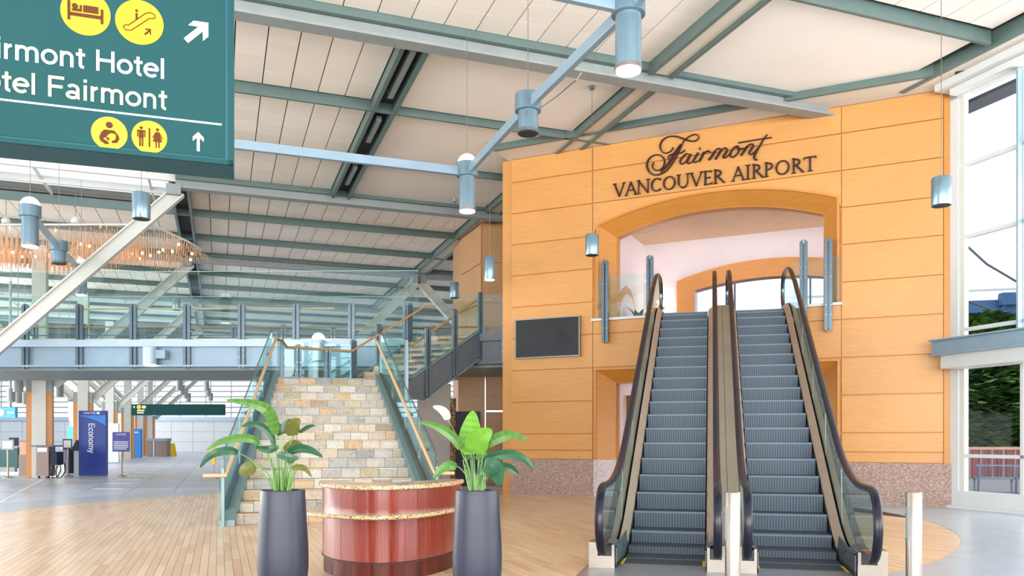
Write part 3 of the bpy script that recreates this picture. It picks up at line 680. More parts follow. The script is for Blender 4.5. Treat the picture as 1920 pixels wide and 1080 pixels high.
# ---- window wall on the right
KD, KN = Vector((.3437, -.939, 0)), Vector((-.939, -.3437, 0)); K0 = W(10.44, 0, 0)
def K(k, z, o=0.0): return K0 + KD * k + KN * o + Vector((0, 0, z))
def kbox(mb, k0, k1, z0, z1, o0, o1): return mb.obox(K(k0, z0, o0), KD * (k1 - k0), (0, 0, z1 - z0), KN * (o1 - o0))
mb = MB(); kbox(mb, 0, 12.5, 0, .37, -.12, .06); kbox(mb, 0, .2, .37, 9, -.12, .06); kbox(mb, 0, 12.5, 8.72, 9.2, -.12, .06)
win = struct('window_1', mb, 'white_paint')
mb = MB(); kbox(mb, -.02, 12.5, 0, .06, .06, .12); struct('baseboard_right', mb, 'white_paint')
for k in range(0, 9):
    kk = .2 if k == 0 else 1.58 * k
    mb = MB(); kbox(mb, kk, kk + (.12 if k == 0 else .08), .37, 8.72, -.1, .03 if k else .02); mb.build('mullion', 'white_steel' if k == 0 else 'white_paint', win)
    if k:
        mb = MB(); kbox(mb, kk + .02, kk + .06, 3.6, 8.72, .03, .16); mb.build('mullion_fin', 'blue_steel', win)
for z in (1.08, 2.95, 3.75, 5.70, 7.22):
    mb = MB(); kbox(mb, .2, 12.5, z, z + .07, -.09, .03); mb.build('transom', 'white_paint', win)
zs = [.37, 1.15, 3.02, 3.82, 5.77, 7.29, 8.72]
for k in range(8):
    ka, kb = (.32 if k == 0 else 1.58 * k + .08), 1.58 * (k + 1)
    for a, b in zip(zs[:-1], zs[1:]):
        mb = MB(); kbox(mb, ka, kb, a, b - .07, -.04, -.03); mb.build('glass_pane', 'glass_clear', win)
mb = MB(); kbox(mb, .2, 12.5, 2.95, 3.22, .03, .55); mb.build('ledge', 'white_paint', win)
ib = thing('wall_beam', 'blue-grey steel I-beam running across the window wall at mid height', 'beam', K(0, 3.2, .6))
mb = MB(); kbox(mb, .02, 12.4, 3.24, 3.53, .56, .6); mb.build('web', 'blue_steel', ib)
for z in (3.22, 3.53):
    mb = MB(); kbox(mb, 0.02, 12.4, z, z + .03, .46, .7); mb.build('flange', 'blue_steel', ib)
# ---- brown panelled core and the recess under the stair (between the bridge and the hotel wall)
core = struct('wall_core', MB().prism([Vector((-1.02, 27.8, 0)), Vector((1.5, 27.9, 0)), Vector((1.5, 33, 0)), Vector((-2.35, 31.9, 0)), Vector((-1.9, 30.0, 0))], (0, 0, 9)), 'tan_wood')
A_, B_, C_ = Vector((-1.02, 27.78, 0)), Vector((.2, 27.84, 0)), Vector((-1.9, 29.98, 0))
for z0, z1 in ((0, 1.1), (1.1, 2.3), (2.3, 3.5), (3.5, 4.9), (4.9, 6.2), (6.2, 7.6), (7.6, 8.95)):
    n = Vector((0, -1, 0)); MB().obox(A_ + Vector((.02, 0, z0 + .02)), (B_ - A_), n * .04, (0, 0, z1 - z0 - .03)).build('wall_panel', 'tan_wood', core)
    d = (A_ - C_); n2 = Vector((d.y, -d.x, 0)).normalized() * -1
    n2 = Vector((-.93, -.37, 0)); MB().obox(C_ + d * .02 + Vector((0, 0, z0 + .02)), d * .95, n2 * .04, (0, 0, z1 - z0 - .03)).build('wall_panel', 'tan_wood', core)
mb = MB().obox(P(857, 900, 25.8) * 1.0 * Vector((1, 1, 0)) if False else Vector((-1.78, 25.8, 0)), (1.5, 0, 0), (0, 1.6, 0), (0, 0, 3.85)); 
lw = struct('wall_under_bridge', MB().box(-2.95, -1.92, 24.9, 25.1, 0, 3.2), 'grey_wall')
struct('wall_under_bridge_tan', MB().box(-1.75, 1.5, 26.0, 26.2, 0, 4.0), 'tan_wood')
for x0 in (-1.75, -.86, .0):
    for z0 in (0.02, .94, 1.9, 2.9): MB().box(x0 + .01, x0 + .87, 25.96, 26.0, z0, z0 + .92).build('wall_panel', 'tan_wood', bpy.data.objects['wall_under_bridge_tan'])
for x0, x1, z0, z1 in ((-.88, -.85, 0, 3.9), (-.85, .1, 2.36, 2.41), (-.02, .01, 0, 3.9)):
    MB().box(x0, x1, 25.93, 25.97, z0, z1).build('metal_strip', 'chrome', bpy.data.objects['wall_under_bridge_tan'])
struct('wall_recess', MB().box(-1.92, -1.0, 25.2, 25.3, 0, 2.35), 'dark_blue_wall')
ms = tag(MB().box(-1.915, -1.76, 24.85, 25.19, 0, 2.75).build('mosaic_pier', 'mosaic'), 'narrow brown mosaic pier beside the dark recess under the bridge', 'pier')
tag(MB().box(-.64, -.42, 25.9, 25.93, 1.56, 1.68).build('wall_plaque', 'taupe'), 'small grey plaque on the tan wall behind the right planter', 'plaque')
# ================================================================ COLUMNS WITH RAKING STRUTS
def hbar(mb, p, q, w, h, up=(0, 0, 1)):              # H-section bar
    p, q = Vector(p), Vector(q); d = (q - p).normalized(); x = d.cross(Vector(up)).normalized(); y = x.cross(d).normalized(); L = q - p
    mb.obox(p - x * w / 2 - y * .02, x * w, y * .04, L)
    for s in (-1, 1): mb.obox(p + x * (s * w / 2 - .02) - y * h / 2, x * .04, y * h, L)
def column(u, s, label, sides=(-1, 1), top=9.0):
    c = thing('column', label, 'column', G(u, s, 0), group=None)
    def at(du, ds, z): return G(u + du, s + ds, z)
    mb = MB(); mb.obox(at(-.24, -.26, 0), G1 * .48, G2 * .52, (0, 0, top)); mb.build('shaft', 'white_steel', c)
    for sg in (-1, 1):
        a = .24 if sg > 0 else -.24; b = .2 * sg
        mb = MB(); mb.obox(at(a, -.2, 0.05), G1 * b, G2 * .4, (0, 0, 3.3)); mb.build('side_panel', 'orange_wood', c)
        mb = MB(); mb.obox(at(a, -.22, 3.35), G1 * b, G2 * .44, (0, 0, .55)); mb.build('knuckle', 'grey_steel', c)
    for sg in sides:
        mb = MB(); hbar(mb, at(.45 * sg, 0, 3.6), at(5.45 * sg, 0, 8.75), .34, .30, G2); mb.build('strut', 'white_steel', c)
        mb = MB(); mb.obox(at(5.3 * sg - .2, -.2, 8.6), G1 * .4, G2 * .4, (0, 0, .3)); mb.build('node_plate', 'grey_steel', c)
column(-6.55, 25.4, 'white raking strut column out of frame at far left, its bright strut crossing in front of the footbridge')
for i, (s, lb) in enumerate(((35.6, 'thick white and orange column behind the taupe podium, leftmost below the footbridge'), (46.2, 'white column with raking struts just behind the tall blue banner'), (56.8, 'white raking column behind the lilac panel right of the blue banner'),
                             (67.4, 'slim white column left of the long green hanging sign end'), (78.0, 'far white column under the left end of the long green sign'), (88.6, 'farthest white column in the row on the left'))): column(-6.55, s, lb)
column(3.1, 35.7, 'white raking column hidden behind the stair, its strut rising behind the glass screen', (1,), 3.9)
column(13.95, 35.7, 'raking column beyond the brown core, its tan strut showing above the stair landing', (-1,))
# ================================================================ FOOTBRIDGE
def BY(x): return 23.6 - .016 * (x + 26)              # near edge of the bridge deck
br = thing('footbridge', 'blue-grey steel footbridge with tall glass screens spanning the hall on the left', 'bridge', (-12, 25, 3.6))
XA, XB = -26.0, -2.5; pa, pb = Vector((XA, BY(XA), 0)), Vector((XB, BY(XB), 0)); DX = pb - pa; bn = Vector((DX.y, -DX.x, 0)).normalized()
mb = MB(); mb.obox(pa + Vector((0, 0, 3.62)), DX, -bn * .03, (0, 0, .56)); mb.build('girder_web', 'blue_steel', br)
mb = MB(); mb.obox(pa + bn * .14 + Vector((0, 0, 3.58)), DX, -bn * .34, (0, 0, .05)); mb.build('bottom_flange', 'blue_steel', br)
mb = MB(); mb.obox(pa + bn * .16 + Vector((0, 0, 4.16)), DX, -bn * .34, (0, 0, .20)); mb.build('top_channel', 'blue_steel_light', br)
mb = MB(); mb.prism([Vector((XA, BY(XA) + .1, 4.34)), Vector((XB, BY(XB) + .1, 4.34)), Vector((-.95, 22.45, 4.34)), Vector((0.0, 22.0, 4.34)), Vector((.9, 22.3, 4.34)), Vector((1.4, 27.4, 4.34)), Vector((XA, 27.6, 4.34))], (0, 0, .08)); mb.build('deck', 'white_steel', br)
mb = MB(); mb.prism([Vector((XA, BY(XA) + .2, 3.5)), Vector((XB, BY(XB) + .2, 3.5)), Vector((-1.0, 22.7, 3.5)), Vector((0.0, 22.4, 3.5)), Vector((.9, 22.6, 3.5)), Vector((1.4, 27.4, 3.5)), Vector((XA, 27.6, 3.5))], (0, 0, .08)); mb.build('soffit_plate', 'girder_grey', br)
mb = MB(); mb.obox((XA, 27.5, 3.55), (27.6, 0, 0), (0, .1, 0), (0, 0, .85)); mb.build('far_girder', 'blue_steel', br)
for p0, p1 in (((-.95, 22.4), (.0, 22.02)), ((-2.5, 23.2), (-2.3, 22.95))):
    p0, p1 = Vector((*p0, 0)), Vector((*p1, 0)); d = p1 - p0; n_ = Vector((d.y, -d.x, 0)).normalized()
    MB().obox(p0 + Vector((0, 0, 3.62)), d, -n_ * .04, (0, 0, .6)).build('girder_web', 'dark_steel', br)
    MB().obox(p0 + n_ * .1 + Vector((0, 0, 4.2)), d, -n_ * .2, (0, 0, .22)).build('top_channel', 'dark_steel', br)
    MB().obox(p0 + n_ * .1 + Vector((0, 0, 3.56)), d, -n_ * .2, (0, 0, .06)).build('bottom_flange', 'dark_steel', br)
for px in (-50, 50, 151, 251.5, 352, 454, 556, 660, 762):
    a = (px - CX) / F; X = a * 23.3; X = a * BY(X); fin(br, (X, BY(X), 0), DX, 3.52, 5.42, bn, .20)
for i, px in enumerate(range(-60, 900, 93)):
    X = (px + 34 - CX) / F * 27.4; fin(br, (X, 27.42, 0), (1, 0, 0), 4.0, 5.42, (0, -1, 0), .18)
XG = (785 - CX) / F * BY(-2.8); xs = [XA] + [((px - CX) / F * 23.3) for px in (-50, 50, 151, 251.5, 352, 454, 556, 660)] + [XG]
for a, b in zip(xs[:-1], xs[1:]):
    MB().obox(Vector((a + .006, BY(a) - .02, 4.42)), (b - a - .012, BY(b) - BY(a), 0), (0, .014, 0), (0, 0, 1.94)).build('glass_screen', 'glass', br)
MB().obox((XA, BY(XA) - .02, 6.355), (XG - XA, BY(XG) - BY(XA), 0), (0, .02, 0), (0, 0, .018)).build('glass_edge', 'glass_edge', br)
MB().obox((XA, 27.4, 6.355), (XA * -1 - .95, 0, 0), (0, .02, 0), (0, 0, .018)).build('glass_edge', 'glass_edge', br)
for k in range(13):
    a = XA + (24.9 / 13) * k; MB().box(a + .006, a + 24.9 / 13 - .006, 27.40, 27.414, 4.42, 6.36).build('glass_screen', 'glass', br)
MB().tube([(XA, BY(XA) + .14, 5.30), (-5.2, BY(-5.2) + .14, 5.30)], .028, 8).build('handrail', 'rail_wood', br, True)
MB().tube([(XA, 27.25, 5.30), (.6, 27.25, 5.30)], .026, 8).build('handrail', 'rail_brown', br, True)
MB().tube([(XA, BY(XA) + .1, 4.52), (-2.8, BY(-2.8) + .1, 4.52)], .018, 6).build('foot_rail', 'stainless', br, True)
# spot fixture fixed to the girder
sp = thing('girder_spotlight', 'fat pale blue cylinder light fixed to the bridge girder left of the stair', 'lamp', P(281, 688, 23.1))
MB().lathe([(.19, 3.63), (.19, 4.12), (.17, 4.14), (.02, 4.14)], P(281, 0, 23.1) * Vector((1, 1, 0)), 24).build('housing', 'blue_steel_light', sp, True)
MB().lathe([(.16, 3.62), (.16, 3.635)], P(281, 0, 23.1) * Vector((1, 1, 0)), 24).build('lens', 'lamp_glow', sp)
MB().box(-10.3, -10.0, 23.05, 23.25, 3.8, 4.05).build('bracket', 'blue_steel', sp)
sp = thing('girder_spotlight', 'pale cylinder light with white dome fixed to the girder behind the stair glass', 'lamp', P(595, 688, 23.0))
q = P(597, 0, 22.95) * Vector((1, 1, 0))
MB().lathe([(.17, 3.72), (.17, 4.2), (.19, 4.2), (.19, 4.32)], q, 24).build('housing', 'blue_steel_light', sp, True)
MB().lathe([(.19, 4.32), (.17, 4.42), (.1, 4.5), (.01, 4.53)], q, 24).build('dome', 'dome_glow', sp, True)
# ================================================================ STAIRCASE
SA = math.radians(14.1); SU = Vector((-math.sin(SA), math.cos(SA), 0)); SV = Vector((math.cos(SA), math.sin(SA), 0))
SB = Vector((-3.16, 14.1, 0)); NR, RI, TR = 16, 2.9 / 16, .3125
def hw(k): return 1.62 + (1.12 - 1.62) * k / 15.0
st_ = thing('staircase', 'slate-tiled staircase with glass sides, maple handrails and grey-green stringers rising to a landing', 'staircase', SB)
def S(x, d, z): return SB + SV * x + SU * d + Vector((0, 0, z))
tile_meshes = {}
def stile(o, a, b, c): MB().obox(o, a, b, c, random.random()).build('slate_tile', 'slate', st_)
core_ = MB()
for k in range(NR):
    w = hw(k); core_.obox(S(-w, k * TR + .02, 0), SV * 2 * w, SU * (TR * (16 - k) if False else TR + .05), (0, 0, (k + 1) * RI - .03))
core_.build('concrete_core', 'grey_wall', st_)
for k in range(NR):
    w = hw(k); x = -w - (.36 * random.random()) if k else -w; edges = [-w]; x = -w + .36 * (.35 + .6 * ((k * 7) % 3) / 2)
    while x < w - .1: edges.append(x); x += .36
    edges.append(w)
    for a, b in zip(edges[:-1], edges[1:]):
        stile(S(a + .004, k * TR, k * RI + .004), SV * (b - a - .008), SU * .025, (0, 0, RI - .036))
        if k < 9: stile(S(a + .004, k * TR, (k + 1) * RI - .028), SV * (b - a - .008), SU * (TR - .004), (0, 0, .028))
    if k >= 9: stile(S(-w, k * TR - .0, (k + 1) * RI - .028), SV * 2 * w, SU * TR, (0, 0, .028))
mb = MB()
def strg(sg):
    p0, p1 = hw(0) * sg, hw(15.6) * sg; wd = .24 * sg
    a = [S(p0, -.22, 0), S(p0, -.22, .10), S(p0, .0, RI + .10), S(p1, 15.4 * TR, 16 * RI + .12), S(p1, 16.3 * TR, 16 * RI + .12), S(p1, 16.3 * TR, 16 * RI - .35), S(p0, .55, 0)]
    b = [q + SV * wd for q in a]; n = 7
    return MB().add(a + b, [tuple(range(n))[::-1] if sg > 0 else tuple(range(n)), tuple(range(n, 2 * n)) if sg > 0 else tuple(range(n, 2 * n))[::-1]] + [(i, (i + 1) % n, n + (i + 1) % n, n + i) for i in range(n)])
for sg in (-1, 1):
    strg(sg).build('stringer', 'stringer', st_)
    o0, o1 = (hw(0) + .18) * sg, (hw(15.6) + .15) * sg
    def gl(f, h): # f 0..1 up the flight
        return S(o0 + (o1 - o0) * f, -.1 + 15.9 * TR * f, RI + .06 + (15.2 * RI) * f + h)
    pts0 = [0, .25, .5, .75, 1]
    for a, b in zip(pts0[:-1], pts0[1:]):
        lo = [gl(a + .003, .0), gl(b - .003, .0)]; 
        if a == 0: lo = [S(o0, -.34, .05), S(o0, -.08, RI + .06), gl(b - .003, 0)]
        hi = [gl(b - .003, 1.02), gl(a + .003, 1.02)] if a else [gl(b - .003, 1.02), gl(0, 1.02), S(o0, -.34, 1.14)]
        MB().prism(lo + hi, SV * .016).build('glass_panel', 'glass_teal', st_)
    MB().bar(gl(0, 1.03), gl(1, 1.03), .02, .012).build('glass_edge', 'dark_steel', st_)
    MB().bar(gl(0.01, .03) - SV * .02 * sg, gl(1, .03) - SV * .02 * sg, .05, .07).build('glass_clamp', 'stainless' if sg > 0 else 'post_steel', st_)
    hr = [S(o0 + .30 * sg, -.42, .86), S(o0 - .05 * sg, -.40, .86)] + [gl(f, .80) - SV * .09 * sg for f in (0.02, .5, 1)]
    if sg < 0: hr += [S(-hw(16) + .02, 16.6 * TR, 3.80)]
    MB().tube(hr, .033, 10).build('handrail', 'rail_wood', st_, True)
    for f in (.12, .37, .63, .88):
        b = MB(); b.tube([gl(f, .72), gl(f, .80) - SV * .09 * sg], .010, 6); b.tube([gl(f, .70) - SV * .01, gl(f, .70) + SV * .03], .03, 10); b.build('rail_bracket', 'stainless', st_)
    MB().obox(S(o0 - .03 * sg, -.37, 0), SV * .05 * sg, SU * .09, (0, 0, .98)).build('end_post', 'stringer', st_)
    for dd in (.35, .7):
        MB().obox(S(o0 + .10 * sg, dd - .5, 0), SV * .012, SU * .10, (0, 0, .86)).build('end_glass', 'glass_teal', st_)
# landing
LZ = 2.9
land = [S(-1.15, 16 * TR, 0), S(1.12, 16 * TR, 0), Vector((-2.65, 20.7, 0)), Vector((-4.2, 21.25, 0)), Vector((-5.75, 20.3, 0))]
MB().prism([p + Vector((0, 0, LZ - .05)) for p in land], (0, 0, .05), .3).build('landing', 'slate', st_)
MB().prism([p + Vector((0, 0, LZ - .45)) for p in land], (0, 0, .4)).build('landing_frame', 'stringer', st_)
for sx_, sy_ in ((-4.9, 19.6), (-3.5, 20.1)): MB().lathe([(.14, 0), (.14, LZ - .45)], (sx_, sy_, 0), 16).build('support_leg', 'stringer', st_, True)
# upper flight: parallelogram from the landing up to the bridge
A0, A1 = Vector((-2.65, 20.7, 0)), Vector((-.95, 22.4, 0)); B0, B1 = Vector((-4.2, 21.25, 0)), Vector((-2.5, 22.95, 0)); NU = 8; rz = (4.38 - LZ) / NU
for k in range(NU):
    f0, f1 = k / NU, (k + 1) / NU
    p, q = A0.lerp(A1, f0), B0.lerp(B1, f0); run = (A1 - A0) / NU; L = q - p
    m = 5
    for j in range(m):
        r0 = p + L * (j / m) + L.normalized() * .004; ll = L / m - L.normalized() * .008
        stile(r0 + Vector((0, 0, LZ + k * rz)), ll, run * .12, (0, 0, rz - .004))
    stile(p + Vector((0, 0, LZ + (k + 1) * rz - .03)), L, run, (0, 0, .03))
    MB().obox(p + Vector((0, 0, LZ + (k) * rz - .25)), L, run, (0, 0, .35)).build('tread_pan', 'dark_steel', st_)
for P0, P1 in ((A0, A1), (B0, B1)):
    n_ = Vector((.707, -.707, 0)) * (.06 if P0 is A0 else -.06); up_ = Vector((0, 0, 1))
    a = [P0 - (P1 - P0) * .04 + up_ * (LZ - .40), P0 - (P1 - P0) * .04 + up_ * (LZ + .05), P0 + up_ * (LZ + .14), P1 + up_ * 4.50, P1 + up_ * 3.72, P0 + (P1 - P0) * .18 + up_ * (LZ - .40)]
    MB().prism(a, n_).build('upper_stringer', 'dark_steel', st_)
    MB().bar(P0 + up_ * (LZ + .15) + n_ * .5, P1 + up_ * 4.51 + n_ * .5, .16, .03).build('stringer_cap', 'stringer', st_)
    MB().bar(P0 + (P1 - P0) * .18 + up_ * (LZ - .40) + n_ * .5, P1 + up_ * 3.72 + n_ * .5, .16, .03).build('stringer_cap', 'stringer', st_)
    MB().prism([P0 + up_ * (LZ + .1) + n_ * 1.3, P1 + up_ * 4.46 + n_ * 1.3, P1 + up_ * 5.5 + n_ * 1.3, P0 + up_ * (LZ + 1.15) + n_ * 1.3], Vector((.012, .012, 0))).build('glass_panel', 'glass', st_)
    for f in ((.22, .61, 1.0) if P0 is A0 else (.02, .36, .8)):
        z = LZ + 1.48 * f; c = P0 + (P1 - P0) * f; fin(st_, c + n_ * .6, (P1 - P0), z - .68, z + 1.20, n_, .17)
hr = [Vector((-5.35, 18.5, 3.80)), Vector((-5.68, 20.22, 3.80)), Vector((-4.25, 21.18, 3.80)), B1 + Vector((0.02, -.05, 5.28)), Vector((-2.2, 23.0, 5.30))]
MB().tube([hr[0], hr[1] + Vector((0, -.05, 0)), hr[1], hr[2] - Vector((.05, .03, 0)), hr[2], hr[3], hr[4]], .030, 8).build('handrail', 'rail_brown', st_, True)
MB().tube([A0 + Vector((-.25, -.25, 3.85)), A0.lerp(A1, .1) + Vector((-.1, .1, 3.95)), A1 + Vector((-.08, .08, 5.36)), A1 + Vector((.35, -.1, 5.36))], .030, 8).build('handrail', 'rail_brown', st_, True)
q0, q1, q2 = Vector((-5.45, 18.5, 0)), Vector((-5.80, 20.3, 0)), Vector((-4.25, 21.3, 0))
for a, b in ((q0, q1), (q1, (q1 + q2) / 2), ((q1 + q2) / 2, q2), (S(1.2, 16.2 * TR, 0), A0)):
    d = b - a; MB().prism([a + d * .01 + Vector((0, 0, LZ - .1)), b - d * .01 + Vector((0, 0, LZ - .1)), b - d * .01 + Vector((0, 0, LZ + 1.08)), a + d * .01 + Vector((0, 0, LZ + 1.08))], Vector((.012, .008, 0))).build('glass_panel', 'glass_teal', st_)
for c, ax in ((q0.lerp(q1, .5), q1 - q0), (q1.lerp(q2, .2), q2 - q1), (q1.lerp(q2, .62), q2 - q1)):
    fin(st_, c, ax, LZ - .55, LZ + 1.0, Vector((ax.y, -ax.x, 0)), .15)
fin(st_, S(1.22, 16.6 * TR, 0), SU, LZ - .5, LZ + 1.15, SV, .15); fin(st_, A0 - Vector((.1, .25, 0)), SU, LZ - .5, LZ + 1.15, SV, .15)
# glass right of the upper flight along the deck edge to the hotel wall
p0, p1 = Vector((-.85, 22.3, 0)), Vector((-.02, 21.98, 0))
MB().obox(p0 + Vector((0, 0, 4.4)), p1 - p0, (0, .012, 0), (0, 0, 1.1)).build('glass_screen', 'glass', br)
fin(br, (-.18, 21.98, 0), p1 - p0, 3.55, 5.44, (-.3, -1, 0), .18)
# ================================================================ ESCALATORS
D0, D1, HT = .98, 8.34, 4.25
SL = HT / (D1 - D0); BL = .62
def zs(d):
    if d <= D0 - BL: return 0.0
    if d < D0 + BL: return SL * (d - D0 + BL) ** 2 / (4 * BL)
    if d < D1 - BL: return SL * (d - D0)
    if d < D1 + BL: return HT - SL * (D1 + BL - d) ** 2 / (4 * BL)
    return HT
DE = 10.9
def side(d0, d1, lo, hi, n=40): # outline in (d,z)
    ds_ = [d0 + (d1 - d0) * k / n for k in range(n + 1)]
    return [(d, hi(d)) for d in ds_] + [(d, lo(d)) for d in reversed(ds_)]
def sheet(mb, a, w, outline): return mb.prism([E(a, d, z) for d, z in outline], ER * w)
def strip(mb, a0, a1, f0, f1, d0, d1, th=.03, n=48):  # inclined deck strip between two lateral lines
    rows = []
    for k in range(n + 1):
        d = d0 + (d1 - d0) * k / n; rows.append([E(a0, d, f0(d)), E(a1, d, f1(d)), E(a1, d, f1(d) - th), E(a0, d, f0(d) - th), E(a0, d, f0(d))])
    mb.grid(rows); return mb
def hpath(rz_=.375, h=.95, inset=0.0):
    r = rz_ - inset; zc = h - rz_; pts = []
    d_lo = -.50
    for k in range(15):
        an = math.radians(-78 - (180 - 0) * 0 - 192 * k / 14); pts.append((d_lo + r * math.sin(math.radians(-168 + 168 * k / 14)), zc + r * math.cos(math.radians(-168 + 168 * k / 14))))
    ds_ = [d_lo + .1 + (9.55 - d_lo - .1) * k / 70 for k in range(71)]
    def zz(d):                                        # handrail line: eased more gently than the steps
        b = 1.0; c0, c1 = D0 - .02, D1 + .05
        if d <= c0 - b: v = 0
        elif d < c0 + b: v = SL * (d - c0 + b) ** 2 / (4 * b)
        elif d < c1 - b: v = SL * (d - c0)
        elif d < c1 + b: v = HT - SL * (c1 + b - d) ** 2 / (4 * b) * 1.0
        else: v = HT
        return min(v, HT)
    pts += [(d, zz(d) + h - inset) for d in ds_]
    for k in range(1, 13):
        an = math.radians(168 * k / 12); pts.append((9.6 + r * math.sin(an), HT + zc + r * math.cos(an)))
    return pts
def escalator(a0, label, mir):
    es = thing('escalator', label, 'escalator', E(a0 + .48, 0, 0)); a1 = a0 + .965
    ks = int(9.4 / .4)
    for k in range(ks + 1):
        d = .02 + .4 * k; z = zs(d + .2) if d > .3 else 0.0
        z = 0.005 if d + .4 < D0 - BL + .25 else z
        zb = zs(d) - .05
        _st = MB().obox(E(a0 + .012, d, max(z - .32, -.01) if z < .3 else z - .34), ER * .94, ED * .398, (0, 0, min(.33, z + .02) if z < .3 else .34)).build('step', 'step', es)
        if k > 2: MB().obox(E(a0 + .012, d - .006, z - .022), ER * .94, ED * .03, (0, 0, .024)).build('tread_edge', 'step_edge', _st)
    MB().obox(E(a0, -.05, 0), ER * .965, ED * .09, (0, 0, .014)).build('comb', 'stainless', es)
    MB().obox(E(a0, 9.4, HT - .02), ER * .965, ED * 1.6, (0, 0, .03)).build('top_plate', 'step_grey', es)
    for sg, ae in ((-1, a0), (1, a1)):
        hi = lambda d: zs(d) + .12 + (.04 if d > .2 else 0)
        sheet(MB(), ae - (.012 if sg < 0 else 0), .012, side(-.36, 10.6, lambda d: zs(d) - .25 if d > .8 else 0, lambda d: zs(d) + .07 if d > .0 else .07 + 0 * d)).build('skirt', 'black' , es)
        lo_ = lambda d: zs(d) + .065; up_ = lambda d: zs(d) + .155
        mb = strip(MB(), ae, ae + sg * .105, lo_, up_, .0, 10.6, .02); mb.build('inner_deck', 'beige_metal', es)
        MB().prism([E(ae, -.36, 0), E(ae, -.36, .24), E(ae + sg * .02, .9, .3), E(ae + sg * .0, .9, .05), E(ae, .35, 0)], ER * sg * .012).build('newel_skirt', 'dark_steel', es)
        MB().grid([[E(ae + sg * .0, -.36, .26), E(ae + sg * .105, -.36, .32)], [E(ae + sg * .0, .2, .22), E(ae + sg * .105, .2, .31)], [E(ae, .6, zs(.6) + .10), E(ae + sg * .105, .6, zs(.6) + .17)]]).build('newel_deck', 'dark_steel', es)
        ag = ae + sg * .13
        pts = hpath(); gp = hpath(inset=.03)
        path = [p for p in gp if True]
        # glass panels cut at intervals
        cuts = [-.9, 1.35, 2.85, 4.35, 5.85, 7.35, 8.9, 10.2]
        for c0, c1 in zip(cuts[:-1], cuts[1:]):
            top = [p for p in gp if c0 <= p[0] <= c1]
            if c0 < 0: # newel piece with rounded nose
                top = [p for p in gp[2:] if p[0] <= c1]; bot = [(c1, zs(c1) + .15), (.7, zs(.7) + .17), (-.36, .30)]
            elif c1 > 10: top = [p for p in gp[:-2] if p[0] >= c0]; bot = [(9.9, HT + .15), (c0, zs(c0) + .15)]
            else: bot = [(c1 - .005, zs(c1) + .15), (c0 + .005, zs(c0) + .15)]
            MB().prism([E(ag - .006, d, z) for d, z in top + bot], ER * .012).build('glass_panel', 'glass_teal', es)
        MB().tube([E(ag, d, z) for d, z in pts], .030, 10, True, ER, .046).build('handrail', 'rubber', es, True)
        MB().tube([E(ag, d, z) for d, z in hpath(inset=.035)], .016, 6, True, ER, .02).build('handrail_guide', 'chrome', es, True)
        # outer deck and cladding
        if (sg < 0) == (mir < 0): ao0, ao1 = ag + sg * .0, ae + sg * .31
        else: ao0, ao1 = ag + sg * .0, ae + sg * .277
        f = lambda d: zs(d) + .16
        strip(MB(), min(ao0, ao1), max(ao0, ao1), f, f, -.2, 10.9, .02).build('outer_deck', 'beige_metal' if abs(ao1 - ae) < .3 else 'stainless', es)
        ob = lambda d: max(0.0, zs(d) - 1.15) if d > 2.2 else 0.0
        sheet(MB(), ao1 - (.01 if sg > 0 else 0), .01, side(-.36, 10.9, ob, lambda d: zs(d) + .15)).build('side_cladding', 'stainless', es)
        mb = MB(); x0, x1 = (ae - .31, ae - .02) if sg < 0 else (ae + .02, ae + .31)
        if (sg > 0) == (mir < 0): x0, x1 = (ae + .02, ae + .275) if sg > 0 else (ae - .275, ae - .02)
        mb.obox(E(x0, -.40, 0), ER * (x1 - x0), ED * .32, (0, 0, .15)); mb.build('newel_base', 'stainless', es)
        MB().obox(E(ae + sg * .02, -.42, .15), ER * sg * .03, ED * .34, (0, 0, .13)).build('newel_cheek', 'stainless', es)
        MB().obox(E(x0 if sg < 0 else x1 - .10, -.40, .15), ER * .10, ED * .3, (0, 0, .15)).build('newel_cheek', 'stainless', es)
        MB().obox(E(ae + sg * .05, -.37, .15), ER * sg * .14, ED * .26, (0, 0, .11)).build('handrail_inlet', 'black', es)
        MB().obox(E(ae - sg * .035, -.03, .0), ER * sg * .03, ED * .42, (0, 0, .016)).build('warning_strip', 'yellow', es)
    und = [(1.0, 0.0), (2.2, 0.0)] + [(d, zs(d) - 1.14) for d in (3, 4, 5, 6, 7, 8, 9, 10.9)] + [(10.9, HT - .4)] + [(d, zs(d) - .4) for d in (9, 8, 6, 4, 2, 1.4)]
    MB().prism([E(a0 - .27, d, z) for d, z in und], ER * 1.5).build('truss_casing', 'dark_steel', es)
    return es
escalator(0.0, 'left escalator of the pair, its dark ribbed steps clearly banded', -1)
escalator(1.525, 'right escalator of the pair, nearest the window wall', 1)
lp = tag(MB().obox(E(-.34, -2.4, -.005), ER * 3.17, ED * 2.36, (0, 0, .02)).build('landing_plate', 'step_grey'), 'ribbed grey metal floor plate in front of both escalators', 'floor plate')
MB().obox(E(-.36, -2.42, -.008), ER * 3.21, ED * 2.40, (0, 0, .016)).build('plate_frame', 'stainless', lp)
# ================================================================ BOLLARDS
for px, lb in ((1373.5, 'brushed steel bollard in front of the middle of the two escalators'), (1713.5, 'brushed steel bollard standing right of the escalators near the window')):
    c = Vector(((px - CX) / F * 7.2, 7.2, 0)); b = thing('bollard', lb, 'bollard', c)
    MB().lathe([(.067, 0), (.067, .975), (.063, .983), (.02, .983)], c, 32).build('tube', 'stainless', b, True)
    MB().lathe([(.085, 0), (.085, .012), (.07, .014)], c, 32).build('floor_flange', 'stainless', b, True)
    MB().box(c.x - .069, c.x - .062, c.y - .03, c.y + .01, .55, .85).build('sensor_strip', 'grey_steel', b)
    for z in (.56, .78): MB().tube([(c.x - .074, c.y, z), (c.x - .06, c.y, z)], .008, 8).build('screw', 'chrome', b)
